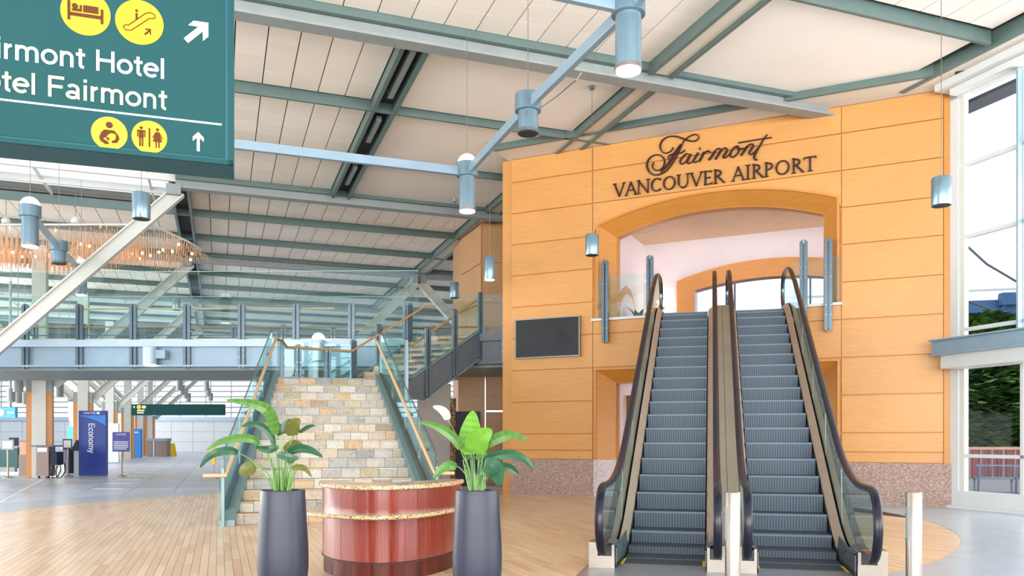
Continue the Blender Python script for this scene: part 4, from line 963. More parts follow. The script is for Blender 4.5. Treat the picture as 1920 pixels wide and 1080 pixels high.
# ================================================================ SUSPENDED LIGHT FRAMES AND PENDANTS
def rig(L, arms, label, ang=0.0):
    r = thing('light_frame', label, 'light fixture', L[0][0])
    for (c, D, lit, dome, k) in L:
        R = D / 2; h = .83 * k; zt = c.z + .12; o = Vector((c.x, c.y, 0))
        lm = MB().lathe([(R * .94, c.z - h + .12), (R * .94, zt - .05), (R * .9, zt)], o, 32).build('lamp', 'lamp_steel', r, True)
        MB().lathe([(R * .98, c.z - .10), (R * 1.22, c.z - .09), (R * 1.22, zt + .04), (R * 1.15, zt + .05)], o, 32).build('collar', 'lamp_steel', lm, True)
        MB().lathe([(R * .95, c.z - h + .10), (R * .99, c.z - h + .10), (R * .99, c.z - h + .15), (R * .95, c.z - h + .15)], o, 32).build('rim', 'dark_steel' if not lit else 'stainless', lm, True)
        MB().lathe([(R * .90, c.z - h + .088), (R * .90, c.z - h + .105)], o, 32).build('lens', 'lamp_glow' if lit else 'dark_slot', lm)
        if dome: MB().lathe([(R * 1.1, zt + .04)] + [(R * 1.1 * math.cos(a), zt + .04 + R * 1.1 * math.sin(a)) for a in (.3, .6, .9, 1.2, 1.5)], o, 28).build('dome', 'dome_glow', lm, True)
        MB().tube([o + Vector((0, 0, zt)), o + Vector((0, 0, ZC + .1))], .006, 6).build('cable', 'stainless', lm)
    for p, q in arms: MB().bar(p, q, .075, .15).build('arm', 'blue_steel', r)
    return r
ZR = 6.44
def lp_(px, Y, D=.32): return Vector(((px - CX) / F * Y, Y, ZR))
a1, a2, a3 = lp_(1178, 9.23), lp_(990, 11.94), lp_(876, 14.9)
rig([(a1, .32, True, False, 1), (a2, .32, False, False, .62), (a3, .32, True, True, 1)],
    [(a1, a2), (a2, a3), (a3, a3 - G1 * 9), (a1, a1 - G1 * 4), (a1, a1 - G2 * 3)], 'blue-grey suspended frame with three cylinder lamps running from the top edge to the centre')
_ra = bpy.data.objects['light_frame']
MB().tube([P(1090, 136, 11.2), P(1080, 150, 11.2), P(1045, 180, 11.5), P(1012, 203, 11.8)], .008, 6).build('tie_wire', 'stainless', _ra)
b1, b2, b3 = Vector((-10.6, 17.6, ZR)), Vector((-11.75, 20.75, ZR)), Vector((-12.65, 23.5, ZR))
rig([(b1, .36, True, True, 1), (b2, .36, False, False, .62), (b3, .32, True, True, 1)], [(b1, b2), (b2, b3)], 'suspended frame with three cylinder lamps crossing the white strut at the left')
def pendant(px, yt, yb, D, lit, label, canopy=True, ztop=None):
    w = D; Y = None; c = None
    return None
def pend(px, yt, yb, wpx, lit, label):
    D = .29; Y = F * D / wpx; X = (px - CX) / F * Y; zt = CH + (HZ - yt) / F * Y; zb = CH + (HZ - yb) / F * Y; o = Vector((X, Y, 0)); R = D / 2
    p = thing('pendant_lamp', label, 'pendant lamp', (X, Y, zb))
    MB().lathe([(R * .97, zb), (R, zb + .01), (R, zt - .03), (R * .93, zt), (.02, zt)], o, 30).build('housing', 'lamp_steel', p, True)
    MB().lathe([(R * .88, zb - .003), (R * .88, zb + .0)], o, 28).build('lens', 'lamp_glow' if lit else 'dark_slot', p)
    MB().tube([o + Vector((0, 0, zt)), o + Vector((0, 0, ZC + .12))], .0055, 6).build('cable', 'stainless', p)
    MB().lathe([(.02, ZC + .05), (.06, ZC + .08), (.07, ZC + .14)], o, 16).build('canopy', 'lamp_steel', p)
pend(1110, 440, 479, 25, False, 'small unlit pendant hanging in front of the arch\'s left corner')
pend(1765, 333, 386, 35, False, 'unlit pendant hanging in front of the right end of the orange wall')
pend(918, 481, 525, 21, True, 'lit pendant just left of the orange wall in front of the brown core')
pend(852, 530, 559, 17, False, 'unlit pendant hanging left of the brown core above the stair')
pend(265, 362, 411, 32, False, 'wide unlit pendant in front of the white strut under the green sign')
pend(331, 558, 582, 14.5, False, 'tiny unlit pendant seen through the bridge glass left of the stair')
pend(768, 569, 580, 12, False, 'tiny dark pendant beyond the stair landing handrail')
# ================================================================ CHANDELIER
ch = thing('rod_chandelier', 'long wavy chandelier of pale hanging rods with warm bulbs behind the white strut at left', 'chandelier', (-13, 25.4, 7.2))
def cx_(px, Y): return (px - CX) / F * Y
rd = MB(); YC = 24.3
def topz(x): return 7.92 - (.34 * max(0, (x + 10.9)) ** 1.0 if x > -10.9 else 0)
def lowz(x, y):
    v = 7.0 + .14 * math.sin(x * 1.9 + 1.2) - .12 * math.sin((x + 17) * .8) + .08 * (y - 25) + max(0, x + 11.2) * .45
    return min(v, topz(x) - .25)
random.seed(3)
for i in range(88):
    for j in range(12):
        x = -17.2 + i * .08 + .03 * (j % 2); y = YC + j * .27
        x2 = x - (y - YC) * .62 * 0
        if x2 > -10.25: continue
        zt = topz(x2); z0 = lowz(x2, y) + .05 * random.random(); L = .40 + .1 * random.random()
        if (i + j) % 2: z0 += .42 * (topz(x2) - z0 - .2) + .2 * random.random()
        rd.obox((x2, y, z0), (.013, 0, 0), (0, .013, 0), (0, 0, min(L, zt - z0)))
o = rd.build('hanging_rods', 'crystal', ch); o['kind'] = 'stuff'
pl = MB(); pts = [(-17.4, YC - .1), (-10.9, YC - .1), (-10.2, YC + 1.0), (-10.2, YC + 2.0), (-10.9, YC + 2.9), (-17.4, YC + 2.9)]
pl.prism([Vector((x, y, 7.95 if x < -10 else 7.3)) for x, y in pts][:2] + [Vector((-10.9, YC + 2.9, 7.95)), Vector((-17.4, YC + 2.9, 7.95))], (0, 0, .03)).build('top_plate', 'glass_clear', ch)
MB().prism([Vector((-10.9, YC - .1, 7.95)), Vector((-10.2, YC + 1, 7.68)), Vector((-10.2, YC + 2, 7.68)), Vector((-10.9, YC + 2.9, 7.95))], (0, 0, .03)).build('top_plate', 'glass_clear', ch)
for a, b in ((Vector((-17.4, YC - .12, 7.96)), Vector((-10.9, YC - .12, 7.96))), (Vector((-10.9, YC - .12, 7.96)), Vector((-10.2, YC + 1, 7.70))), (Vector((-10.2, YC + 1, 7.70)), Vector((-10.2, YC + 2, 7.70)))): MB().bar(a, b, .05, .05).build('edge_rail', 'white_steel', ch)
for k in range(30):
    x = -17.0 + (k % 15) * .48 + .2 * random.random(); y = YC + .3 + 1.1 * (k // 15) + .8 * random.random(); z = 7.28 + .32 * random.random()
    x = min(x, -10.45)
    MB().lathe([(.006, z - .045), (.03, z - .03), (.042, z), (.03, z + .03), (.006, z + .045)], (x, y, 0), 10).build('bulb', 'bulb', ch, True)
for x in (-16, -13.8, -11.6):
    MB().tube([(x, YC + 1, 7.98), (x, YC + 1, ZC + .2)], .01, 6).build('cable', 'stainless', ch)
    MB().lathe([(.12, 8.3), (.14, 8.4), (.05, 8.5)], (x, YC + 1, 0), 16).build('cable_boss', 'white_steel', ch, True)
# ================================================================ RECEPTION DESK
def spl(pts, n=8):
    out = []
    for i in range(len(pts) - 1):
        p0, p1, p2, p3 = pts[max(i - 1, 0)], pts[i], pts[i + 1], pts[min(i + 2, len(pts) - 1)]
        for k in range(n):
            t_ = k / n; out.append(tuple(.5 * (2 * p1[c] + (p2[c] - p0[c]) * t_ + (2 * p0[c] - 5 * p1[c] + 4 * p2[c] - p3[c]) * t_ ** 2 + (3 * p1[c] - p0[c] - 3 * p2[c] + p3[c]) * t_ ** 3) for c in (0, 1)))
    out.append(tuple(pts[-1])); return out
DC = (-1.36, 9.25)
top_o = [(-2.22, 9.20), (-2.10, 8.75), (-1.82, 8.34), (-1.38, 8.12), (-.98, 8.36), (-.70, 8.86), (-.57, 9.50)]
def inset(pts, k, cx=DC[0], cy=9.6): return [(cx + (x - cx) * k, cy + (y - cy) * k) for x, y in pts]
front = spl(inset(top_o, .955), 6); tops = spl(top_o, 6)
dk = thing('reception_desk', 'curved reddish mahogany desk with two speckled granite tops between the dark planters', 'desk', (DC[0], 9.0, 0))
def curved(path, z0, z1, th, mb=None, cen=(DC[0], 9.6)):
    mb = mb or MB(); inn = [(cen[0] + (x - cen[0]) * (1 - th), cen[1] + (y - cen[1]) * (1 - th)) for x, y in path]
    rows = [[Vector((a[0], a[1], z0)), Vector((a[0], a[1], z1)), Vector((b[0], b[1], z1)), Vector((b[0], b[1], z0)), Vector((a[0], a[1], z0))] for a, b in zip(path, inn)]
    mb.grid(rows); n = 5
    mb.add([Vector(v) for v in rows[0][:4]], [(0, 1, 2, 3)]); mb.add([Vector(v) for v in rows[-1][:4]], [(3, 2, 1, 0)]); return mb
def pxof(p): return CX + F * p[0] / p[1]
seams = [0]
for sx_ in (643, 705, 780, 834): seams.append(min(range(len(front)), key=lambda i: abs(pxof(front[i]) - sx_)))
seams.append(len(front) - 1)
fine = spl(front, 3); 
def seg_of(i0, i1): 
    s_ = front[i0:i1 + 1]; return s_
for a, b in zip(seams[:-1], seams[1:]):
    seg_ = [tuple(q) for q in seg_of(a, b)]
    if len(seg_) < 2: continue
    s2 = list(seg_); 
    d0 = (s2[1][0] - s2[0][0], s2[1][1] - s2[0][1]); l0 = math.hypot(*d0); s2[0] = (s2[0][0] + d0[0] / l0 * .003, s2[0][1] + d0[1] / l0 * .003)
    curved(s2, .19, .93, .04).build('front_panel', 'mahogany', dk, True)
curved(inset(front, .985), .0, .93, .03).build('core_panel', 'seam', dk, True)
curved(inset(front, .985), .0, .175, .03).build('plinth', 'mahogany', dk, True)
curved(inset(front, 1.006), .170, .186, .05).build('plinth_bead', 'seam', dk, True)
curved(inset(front, .985), .0, .01, .03)
def slab_top(path, z0, z1, back, name):
    mb = MB(); pts = path + back; mb2 = []
    prof = [(0.985, z0), (1.0, z0 + .012), (1.0, z1 - .012), (.985, z1)]
    c = (DC[0], 9.5); rows = []
    for k, z in prof: rows.append([Vector((c[0] + (x - c[0]) * k, c[1] + (y - c[1]) * k, z)) for x, y in pts + pts[:1]])
    mb.grid(rows); n = len(pts)
    mb.add([Vector((c[0] + (x - c[0]) * .985, c[1] + (y - c[1]) * .985, z1)) for x, y in pts], [tuple(range(n))])
    mb.add([Vector((c[0] + (x - c[0]) * .985, c[1] + (y - c[1]) * .985, z0)) for x, y in pts], [tuple(range(n))[::-1]])
    return mb.build(name, 'counter_stone', dk, True)
slab_top(tops, .935, .985, [(-.72, 9.62), (-.98, 9.2), (-1.38, 8.62), (-1.80, 8.85), (-2.0, 9.3)], 'upper_top')
low = spl([(-2.36, 9.05), (-2.26, 8.62), (-1.98, 8.18), (-1.38, 7.90), (-.94, 8.12), (-.66, 8.72), (-.52, 9.3)], 6)
slab_top(low, .655, .70, list(reversed(inset(front, .99))), 'lower_shelf')
mb = MB(); mb.prism([Vector((x, y, .68)) for x, y in inset(front, .9)] , (0, 0, .03)); mb.build('inner_worktop', 'mahogany', dk)
mb = MB(); mb.obox((-2.10, 9.2, 0), (1.5, .33, 0), (-.01, .03, 0), (0, 0, .9)); mb.build('back_panel', 'mahogany', dk)
# ================================================================ PLANTERS AND PLANTS
def leaf(parent, pts, w, mat, Y0, dy, r=0.0, fold=.25, name='leaf', rnd=.5, tipw=.15):
    """blade along pixel points; Y runs from Y0 to Y0+dy; w = full width in pixels"""
    q = spl(pts, 5); n = len(q); rows = []; cols = 6
    for i, (px, py) in enumerate(q):
        t_ = i / (n - 1); Yc = Y0 + dy * t_; c = P(px, py, Yc)
        a, b = q[max(i - 1, 0)], q[min(i + 1, n - 1)]; dx, dyy = b[0] - a[0], -(b[1] - a[1]); l = math.hypot(dx, dyy) or 1
        nx, nz = -dyy / l, dx / l; ww = w * (math.sin(math.pi * min(1, .06 + .94 * t_) ** .75) ** .7 * (1 - .0 * t_)) / F * Yc / 2 + .002
        row = []
        for j in range(-cols // 2, cols // 2 + 1):
            s_ = j / (cols / 2); row.append(c + Vector((nx * ww * s_, -abs(s_) * fold * ww + r * s_ * ww, nz * ww * s_)))
        rows.append(row)
    mb = MB(); m = len(rows[0]); 
    for i in range(n - 1):
        for j in range(m - 1): mb.add([rows[i][j], rows[i][j + 1], rows[i + 1][j + 1], rows[i + 1][j]], [(0, 1, 2, 3)], rnd + i * .5)
    o = mb.build(name, mat, parent, True)
    return o
def petiole(parent, pts, Y0, dy, r=.006, mat='stem', name='stem'):
    q = spl(pts, 4); n = len(q); MB().tube([P(x, y, Y0 + dy * i / (n - 1)) for i, (x, y) in enumerate(q)], [r * (1 - .4 * i / (n - 1)) for i in range(n)], 7).build(name, mat, parent, True)
def planter(px, Y, label):
    X = (px - CX) / F * Y; p = thing('potted_plant', label, 'potted plant', (X, Y, 0)); s = Y / F; R0 = 40.5 * s; R1 = 46.8 * s
    MB().lathe([(R1 * .72, 0), (R1 * .80, .02), (R1 * .93, .14), (R1 * .995, .30), (R1, .40), (R1 * .985, .52), (R0 * 1.05, .80), (R0, .99), (R0 * .985, 1.0), (R0 * .93, 1.0), (R0 * .92, .95), (R0 * .92, .9)], (X, Y, 0), 48).build('planter', 'planter', p, True)
    MB().lathe([(R0 * .915, .94), (R0 * .915, .95)], (X, Y, 0), 30).build('soil', 'soil', p); return p
YL = 7.2
pl1 = planter(530.5, YL, 'tall charcoal vase planter with arching green leaves left of the mahogany desk')
sv = YL
LV = [  # petiole points, blade points, blade width px, material, depth change
 ([(523, 920), (520, 870), (517, 812)], [(517, 814), (512, 790), (500, 768), (470, 756), (424, 750)], 22, 'leaf_mid', -.25),
 ([(524, 920), (520, 870), (515, 832)], [(515, 832), (506, 812), (487, 798), (468, 795), (453, 800)], 13, 'leaf_dark', -.1),
 ([(519, 920), (512, 880), (500, 845), (486, 833)], [(486, 833), (472, 823), (445, 822), (412, 829), (386, 845)], 15, 'leaf_mid', -.2),
 ([(514, 920), (495, 890), (470, 862), (446, 849)], [(446, 849), (430, 845), (405, 849), (388, 860), (375, 877)], 15, 'leaf_dark', -.3),
 ([(516, 918), (502, 888), (482, 875), (474, 874)], [(478, 873), (468, 878), (458, 884), (451, 893)], 26, 'leaf_brown', -.15),
 ([(522, 920), (512, 880), (499, 846)], [(521, 836), (508, 842), (494, 842), (480, 837)], 14, 'leaf_dark', -.3),
 ([(527, 920), (527, 860), (528, 812)], [(529, 815), (524, 806), (520, 798), (519, 790)], 18, 'leaf_dark', .1),
 ([(527, 920), (528, 860), (531, 815)], [(532, 812), (536, 800), (543, 792), (553, 788)], 16, 'leaf_dark', .05),
 ([(531, 920), (536, 860), (549, 818)], [(549, 817), (549, 805), (554, 794), (563, 786)], 27, 'leaf_brown', -.15),
 ([(531, 910), (540, 850), (550, 820), (566, 808)], [(562, 811), (572, 804), (582, 799), (591, 798)], 7, 'leaf_dark', -.1),
 ([(532, 920), (534, 880), (538, 850)], [(540, 848), (560, 841), (583, 844), (606, 857)], 16, 'leaf_dark', -.25),
 ([(529, 920), (532, 880), (536, 848)], [(535, 847), (545, 838), (555, 833), (568, 834)], 20, 'leaf_brown', 0),
 ([(526, 920), (524, 890), (522, 855)], [(521, 852), (535, 855), (548, 858), (562, 860)], 15, 'leaf_dark', -.35),
 ([(536, 920), (541, 895), (545, 870)], [(540, 868), (548, 862), (552, 860), (561, 859)], 12, 'leaf_mid', -.2),
 ([(535, 918), (540, 890), (546, 878)], [(547, 878), (562, 876), (574, 880), (584, 894)], 11, 'leaf_brown', -.1),
]
for i, (pt, bl, w, m, dy) in enumerate(LV):
    off = -.06 + .12 * ((i * 5) % 7) / 7; petiole(pl1, pt, YL + off * .5, dy * .3 + off * .5); leaf(pl1, bl, w, m, YL + off + dy * .3, dy * .7, rnd=i * .13)
for k in range(16):
    x0 = 516 + k * 1.9; x1 = 505 + k * 3.6; petiole(pl1, [(x0, 920), ((x0 + x1) / 2, 890), (x1, 850 + 9 * (k % 4))], YL - .08 + .02 * (k % 6), .02, .006)
pl2 = planter(894.5, YL, 'tall charcoal vase planter with bright upright leaves and a white flower right of the desk')
LV = [
 ([(890, 920), (887, 880), (884, 850)], [(884, 852), (882, 825), (884, 798), (887, 770)], 42, 'leaf_light', .25),
 ([(893, 920), (890, 880), (888, 846)], [(888, 848), (894, 832), (905, 818), (923, 806)], 44, 'leaf_light', -.2),
 ([(888, 920), (878, 880), (866, 850), (862, 838)], [(864, 842), (850, 820), (820, 800), (787, 791)], 17, 'leaf_mid', -.15),
 ([(895, 915), (903, 870), (908, 840), (914, 833)], [(912, 835), (930, 823), (958, 815), (990, 825)], 20, 'leaf_mid', -.2),
 ([(896, 915), (903, 880), (908, 866)], [(907, 866), (930, 855), (960, 852), (985, 862), (1001, 882)], 18, 'leaf_dark', -.25),
 ([(897, 918), (903, 890), (908, 872)], [(908, 872), (922, 876), (932, 888), (937, 912)], 36, 'leaf_dark', -.3),
 ([(898, 918), (906, 890), (930, 878)], [(930, 877), (945, 876), (958, 879), (973, 890)], 18, 'leaf_dark', .1),
 ([(886, 920), (876, 895), (862, 877), (853, 875)], [(856, 876), (843, 873), (828, 880), (812, 897)], 18, 'leaf_mid', -.2),
 ([(892, 915), (896, 880), (900, 862)], [(897, 864), (905, 853), (913, 850), (918, 856)], 22, 'leaf_mid', .15),
 ([(887, 918), (880, 880), (872, 858)], [(880, 862), (874, 846), (868, 835), (863, 824)], 12, 'leaf_dark', .1),
 ([(891, 918), (897, 890), (901, 878)], [(899, 890), (904, 880), (910, 870), (912, 880)], 14, 'leaf_dark', 0),
]
for i, (pt, bl, w, m, dy) in enumerate(LV):
    off = -.06 + .12 * ((i * 5) % 7) / 7; petiole(pl2, pt, YL + off * .5, dy * .3 + off * .5); leaf(pl2, bl, w, m, YL + off + dy * .3, dy * .7, rnd=i * .17)
petiole(pl2, [(887, 920), (880, 880), (866, 840), (850, 805), (838, 785)], YL, .05, .005)
leaf(pl2, [(839, 787), (836, 776), (826, 767), (812, 762)], 15, 'petal', YL + .05, -.05, fold=.6, name='flower')
for k in range(16):
    x0 = 880 + k * 1.8; x1 = 868 + k * 3.6; petiole(pl2, [(x0, 920), ((x0 + x1) / 2, 895), (x1, 862 + 9 * (k % 4))], YL - .08 + .02 * (k % 6), .02, .006)
# ================================================================ OVERHEAD WAYFINDING SIGN
SG = Vector((.952, .308, 0)).normalized(); SNn = Vector((SG.y, -SG.x, 0))      # face normal towards the camera
SR = P(437.5, 311, 6.0); SR = Vector((SR.x, SR.y, 0))
def sgn_pt(px, py):
    a = (px - CX) / F; k = (a * SR.y - SR.x) / (SG.x - a * SG.y); Y = SR.y + SG.y * k
    return k, CH + (HZ - py) / F * Y
def SGP(k, z, o=0.0): return SR + SG * k + SNn * o + Vector((0, 0, z))
ZS0 = sgn_pt(437, 311)[1]
sg_ = thing('overhead_sign', 'large teal hanging direction sign with yellow pictograms and white arrows at top left', 'sign', SGP(-2, ZS0))
MB().obox(SGP(-4.6, ZS0, 0), SG * 4.6, -SNn * .34, (0, 0, 1.62)).build('case', 'sign_dark', sg_)
MB().obox(SGP(-4.56, ZS0 + .05, 0), SG * 4.50, SNn * .006, (0, 0, 1.52)).build('face', 'sign_green', sg_)
for a, b, c, d in ((-4.6, 0, 0, .035), (-4.6, 0, 1.585, .035)): MB().obox(SGP(a, ZS0 + c, 0), SG * (b - a), SNn * .02, (0, 0, d)).build('edge_trim', 'sign_green', sg_)
MB().obox(SGP(-.035, ZS0, 0), SG * .035, SNn * .02, (0, 0, 1.62)).build('edge_trim', 'sign_green', sg_)
for k in (-.7, -3.8): MB().tube([SGP(k, ZS0 + 1.6, -.17), SGP(k, 9.1, -.17)], .03, 10).build('hanger', 'sign_dark', sg_)
WS = .135                                              # plain grotesque lettering built from even strokes
def sg2(x0, y0, x1, y1): return ('l', x0, y0, x1, y1)
def ac(cx, cy, rx, ry, a0, a1): return ('a', cx, cy, rx, ry, a0, a1)
GS = {'i': (.27, [sg2(.135, 0, .135, .72), sg2(.135, .86, .135, 1.0)]), 'l': (.27, [sg2(.135, 0, .135, 1)]),
      'r': (.40, [sg2(.13, 0, .13, .72), ac(.36, .42, .23, .24, 180, 95)]),
      'n': (.64, [sg2(.13, 0, .13, .72), ac(.32, .44, .19, .22, 180, 0), sg2(.51, .45, .51, 0)]),
      'm': (.98, [sg2(.13, 0, .13, .72), ac(.31, .46, .18, .20, 180, 0), sg2(.49, .46, .49, 0), ac(.67, .46, .18, .20, 180, 0), sg2(.85, .46, .85, 0)]),
      'o': (.66, [ac(.33, .36, .25, .295, 0, 360)]), '\u00f4': (.66, [ac(.33, .36, .25, .295, 0, 360), sg2(.2, .82, .33, .95), sg2(.33, .95, .46, .82)]),
      't': (.38, [sg2(.19, .92, .19, .16), ac(.30, .17, .11, .105, 180, 280), sg2(.03, .66, .36, .66)]),
      'e': (.64, [ac(.33, .36, .25, .295, 0, 315), sg2(.09, .38, .58, .38)]), 'c': (.60, [ac(.33, .36, .25, .295, 45, 315)]),
      'a': (.62, [ac(.29, .49, .185, .165, 150, 0), sg2(.475, .5, .475, .1), ac(.55, .12, .075, .055, 180, 260), ac(.27, .20, .19, .135, 0, 360)]),
      'y': (.58, [sg2(.06, .72, .30, .02), sg2(.54, .72, .26, -.12), ac(.16, -.12, .10, .09, 0, -110)]),
      'H': (.84, [sg2(.13, 0, .13, 1), sg2(.71, 0, .71, 1), sg2(.13, .53, .71, .53)]),
      'F': (.70, [sg2(.13, 0, .13, 1), sg2(.13, .935, .66, .935), sg2(.13, .51, .60, .51)]),
      'E': (.74, [sg2(.13, 0, .13, 1), sg2(.13, .935, .68, .935), sg2(.13, .51, .64, .51), sg2(.13, .065, .69, .065)])}
def gw(t_): return sum(GS[c][0] if c != ' ' else .34 for c in t_)
def sans(txt, f3, ext, sx, sy, mat, parent):
    x = 0
    for c in txt:
        if c == ' ': x += .34; continue
        mb = MB()
        for q in GS[c][1]:
            if q[0] == 'l': pts = [(x + q[1], q[2]), (x + q[3], q[4])]; sub_ = 1
            else:
                _, cx, cy, rx, ry, a0, a1 = q; n = 18; sub_ = 1
                pts = [(x + cx + rx * math.cos(math.radians(a0 + (a1 - a0) * i / n)), cy + ry * math.sin(math.radians(a0 + (a1 - a0) * i / n))) for i in range(n + 1)]
            stroke(mb, [(a * sx, b * sy) for a, b in pts], WS * sy, f3, ext, sub_)
        mb.build('letter', mat, parent); x += GS[c][0]
def sign_line(txt, ref, xl, xr, base_px, cap, mat):
    kl, zb0 = sgn_pt(xl, base_px[0]); kr, zb1 = sgn_pt(xr, base_px[1]); sx = (kr - kl) / (gw(ref) - .14); z0_ = (zb0 + zb1) / 2; k0_ = kr - (gw(txt) - .07) * sx
    sans(txt, lambda a, b: SGP(k0_ + a, z0_ + b, .008), SNn * .004, sx, cap, mat, sg_)
sign_line('Fairmont Hotel', 'Hotel', 181, 308, (134, 148.5), .148, 'sign_white')
sign_line('H\u00f4tel Fairmont', 'Fairmont', 91, 311, (183, 206), .148, 'sign_cream')
kl, z1_ = sgn_pt(0, 188); kr, z2_ = sgn_pt(416, 236); zz_ = z2_
MB().obox(SGP(-4.3, zz_, .006), SG * (kr + 4.3), SNn * .004, (0, 0, .012)).build('divider', 'sign_white', sg_)
def sprism(pts, mat, name, o=.012, parent=None): # polygon given in sign pixels
    q = [sgn_pt(x, y) for x, y in pts]; return MB().prism([SGP(k, z, o) for k, z in q], SNn * .003).build(name, mat, parent or sg_)
def sdisc(cx, cy, R, name='icon_disc'):
    k0, z0 = sgn_pt(cx, cy); return MB().prism([SGP(k0 + R * math.cos(a * math.pi / 24), z0 + R * math.sin(a * math.pi / 24), .006) for a in range(48)], SNn * .004).build(name, 'sign_yellow', sg_), k0, z0, R
def icon(d, mb): mb.build('pictogram', 'icon_brown', d)
def pp(mb, k0, z0, R, pts): mb.prism([SGP(k0 + x * R, z0 + y * R, .011) for x, y in pts], SNn * .003)
def circ(x, y, r, n=18): return [(x + r * math.cos(2 * math.pi * i / n), y + r * math.sin(2 * math.pi * i / n)) for i in range(n)]
def rr(x0, x1, y0, y1): return [(x0, y0), (x1, y0), (x1, y1), (x0, y1)]
d, k0, z0, R = sdisc(161, 25, .160)
mb = MB()
for q in (rr(-.72, -.60, -.42, .44), rr(.60, .72, -.42, .24), rr(-.62, .62, -.22, -.06), circ(-.42, .22, .13), rr(-.10, .52, -.0, .32), [(-.55, .0), (-.14, .0), (-.14, .30), (-.24, .30), (-.24, .12), (-.55, .10)]): pp(mb, k0, z0, R, q)
icon(d, mb)
d, k0, z0, R = sdisc(262, 43, .160); mb = MB()
lp2 = [(-.66, -.34), (-.62, -.22), (-.45, -.20), (.28, .46), (.48, .50), (.64, .42), (.64, .26), (.42, .24), (-.34, -.42), (-.56, -.44), (-.66, -.34)]
for a, b in zip(lp2[:-1], lp2[1:]):
    dx, dy = b[0] - a[0], b[1] - a[1]; l = math.hypot(dx, dy); nx, ny = -dy / l * .022, dx / l * .022
    pp(mb, k0, z0, R, [(a[0] - nx, a[1] - ny), (b[0] - nx, b[1] - ny), (b[0] + nx, b[1] + ny), (a[0] + nx, a[1] + ny)])
for q in (circ(-.12, .50, .065, 12), [(-.17, .08), (-.07, .16), (-.07, .40), (-.17, .40)], [(.18, -.50), (.24, -.56), (.44, -.36), (.38, -.30)], [(.24, -.24), (.48, -.24), (.48, -.31), (.24, -.31)], [(.42, -.24), (.48, -.24), (.48, -.50), (.42, -.50)]): pp(mb, k0, z0, R, q)
icon(d, mb)
d, k0, z0, R = sdisc(205.5, 251, .118); mb = MB()
pp(mb, k0, z0, R, circ(0, .50, .20)); pp(mb, k0, z0, R, [(-.28, .2), (.28, .2), (.52, -.1), (.56, -.3), (.42, -.55), (.14, -.58), (.12, -.46), (.34, -.34), (.36, -.05), (.05, .02), (-.16, -.2), (-.34, -.36), (-.04, -.52), (-.02, -.66), (-.24, -.68), (-.5, -.5), (-.56, -.3), (-.46, 0)])
pp(mb, k0, z0, R, [(-.26, -.2), (-.05, -.25), (.05, -.42), (-.1, -.42)]); icon(d, mb)
mb = MB(); pp(mb, k0, z0, R, circ(.2, -.16, .17)); mb.build('pictogram', 'sign_yellow', d)
d, k0, z0, R = sdisc(280.5, 258, .118); mb = MB()
for q in (circ(-.46, .52, .10, 12), rr(-.60, -.32, -.1, .38), rr(-.70, -.63, -.05, .36), rr(-.29, -.22, -.05, .36), rr(-.70, -.22, .30, .38), rr(-.58, -.48, -.62, -.08), rr(-.44, -.34, -.62, -.08), rr(-.05, .05, -.62, .56),
          circ(.46, .50, .10, 12), [(.38, .36), (.54, .36), (.74, -.26), (.18, -.26)], [(.34, .34), (.40, .34), (.22, -.04), (.15, -.02)], [(.58, .34), (.52, .34), (.72, -.06), (.79, -.04)], rr(.34, .43, -.62, -.24), rr(.50, .59, -.62, -.24)): pp(mb, k0, z0, R, q)
icon(d, mb)
def arrow(cx, cy, R, ang, name='arrow'):
    k0, z0 = sgn_pt(cx, cy); ca, sa = math.cos(ang), math.sin(ang)
    pts = [(-.14, -1), (.14, -1), (.14, .38), (.52, .0), (.52, .42), (0, .95), (-.52, .42), (-.52, 0), (-.14, .38)] if R < .1 else [(-.18, -1), (.18, -1), (.18, .25), (.62, -.18), (.62, .28), (0, .9), (-.62, .28), (-.62, -.18), (-.18, .25)]
    MB().prism([SGP(k0 + (x * ca - y * sa) * R, z0 + (x * sa + y * ca) * R, .008) for x, y in pts], SNn * .004).build(name, 'sign_white', sg_)
arrow(371, 60, .115, -math.pi / 4); arrow(372, 266, .072, 0)
# ================================================================ CHECK-IN HALL (left background)
def board(name, label, cat, px0, px1, pyt, pyb, Y, mat, th=.12, z0=None):
    zt = CH + (HZ - pyt) / F * Y; zb = 0 if z0 is None else z0; x0, x1 = (px0 - CX) / F * Y, (px1 - CX) / F * Y
    t_ = thing(name, label, cat, ((x0 + x1) / 2, Y, zb)); MB().box(x0, x1, Y, Y + th, zb + (.04 if z0 is None else 0), zt).build('panel', mat, t_)
    if z0 is None: MB().box(x0 + .02, x1 - .02, Y + .01, Y + th - .01, 0, .05).build('foot', 'dark_steel', t_)
    return t_, x0, x1, zb, zt
t_, x0, x1, zb, zt = board('banner_stand', 'tall royal blue freestanding banner reading Economy sideways', 'banner', 147.5, 198, 770, 893, 32.0, 'banner_blue', .2)
zE = zt - .50; sans('Economy', lambda a, b: Vector((x0 + .40 + b, 31.99, zE - a)), (0, -.004, 0), .245, .25, 'white_print', t_)
mb = MB(); put_text(mb, 'UNITED', (x0 + .20, 31.99, zt - .13), (1, 0, 0), (0, 0, 1), (0, -1, 0), .15, .11, .004); mb.box(x0 + .74, x0 + .84, 31.985, 31.99, zt - .14, zt - .05); mb.build('lettering', 'white_print', t_)['kind'] = 'stuff'
mb = MB(); arc_ = [(x0 + (x1 - x0) * k / 14, zt - .22 - .38 * (k / 14) ** 1.8) for k in range(15)]
mb.prism([Vector((x, 31.992, z)) for x, z in arc_] + [Vector((x1, 31.992, arc_[-1][1] + .16)), Vector((x1, 31.992, zt - .18)), Vector((x0, 31.992, zt - .20))], (0, .004, 0)); mb.build('swoosh', 'banner_light', t_)
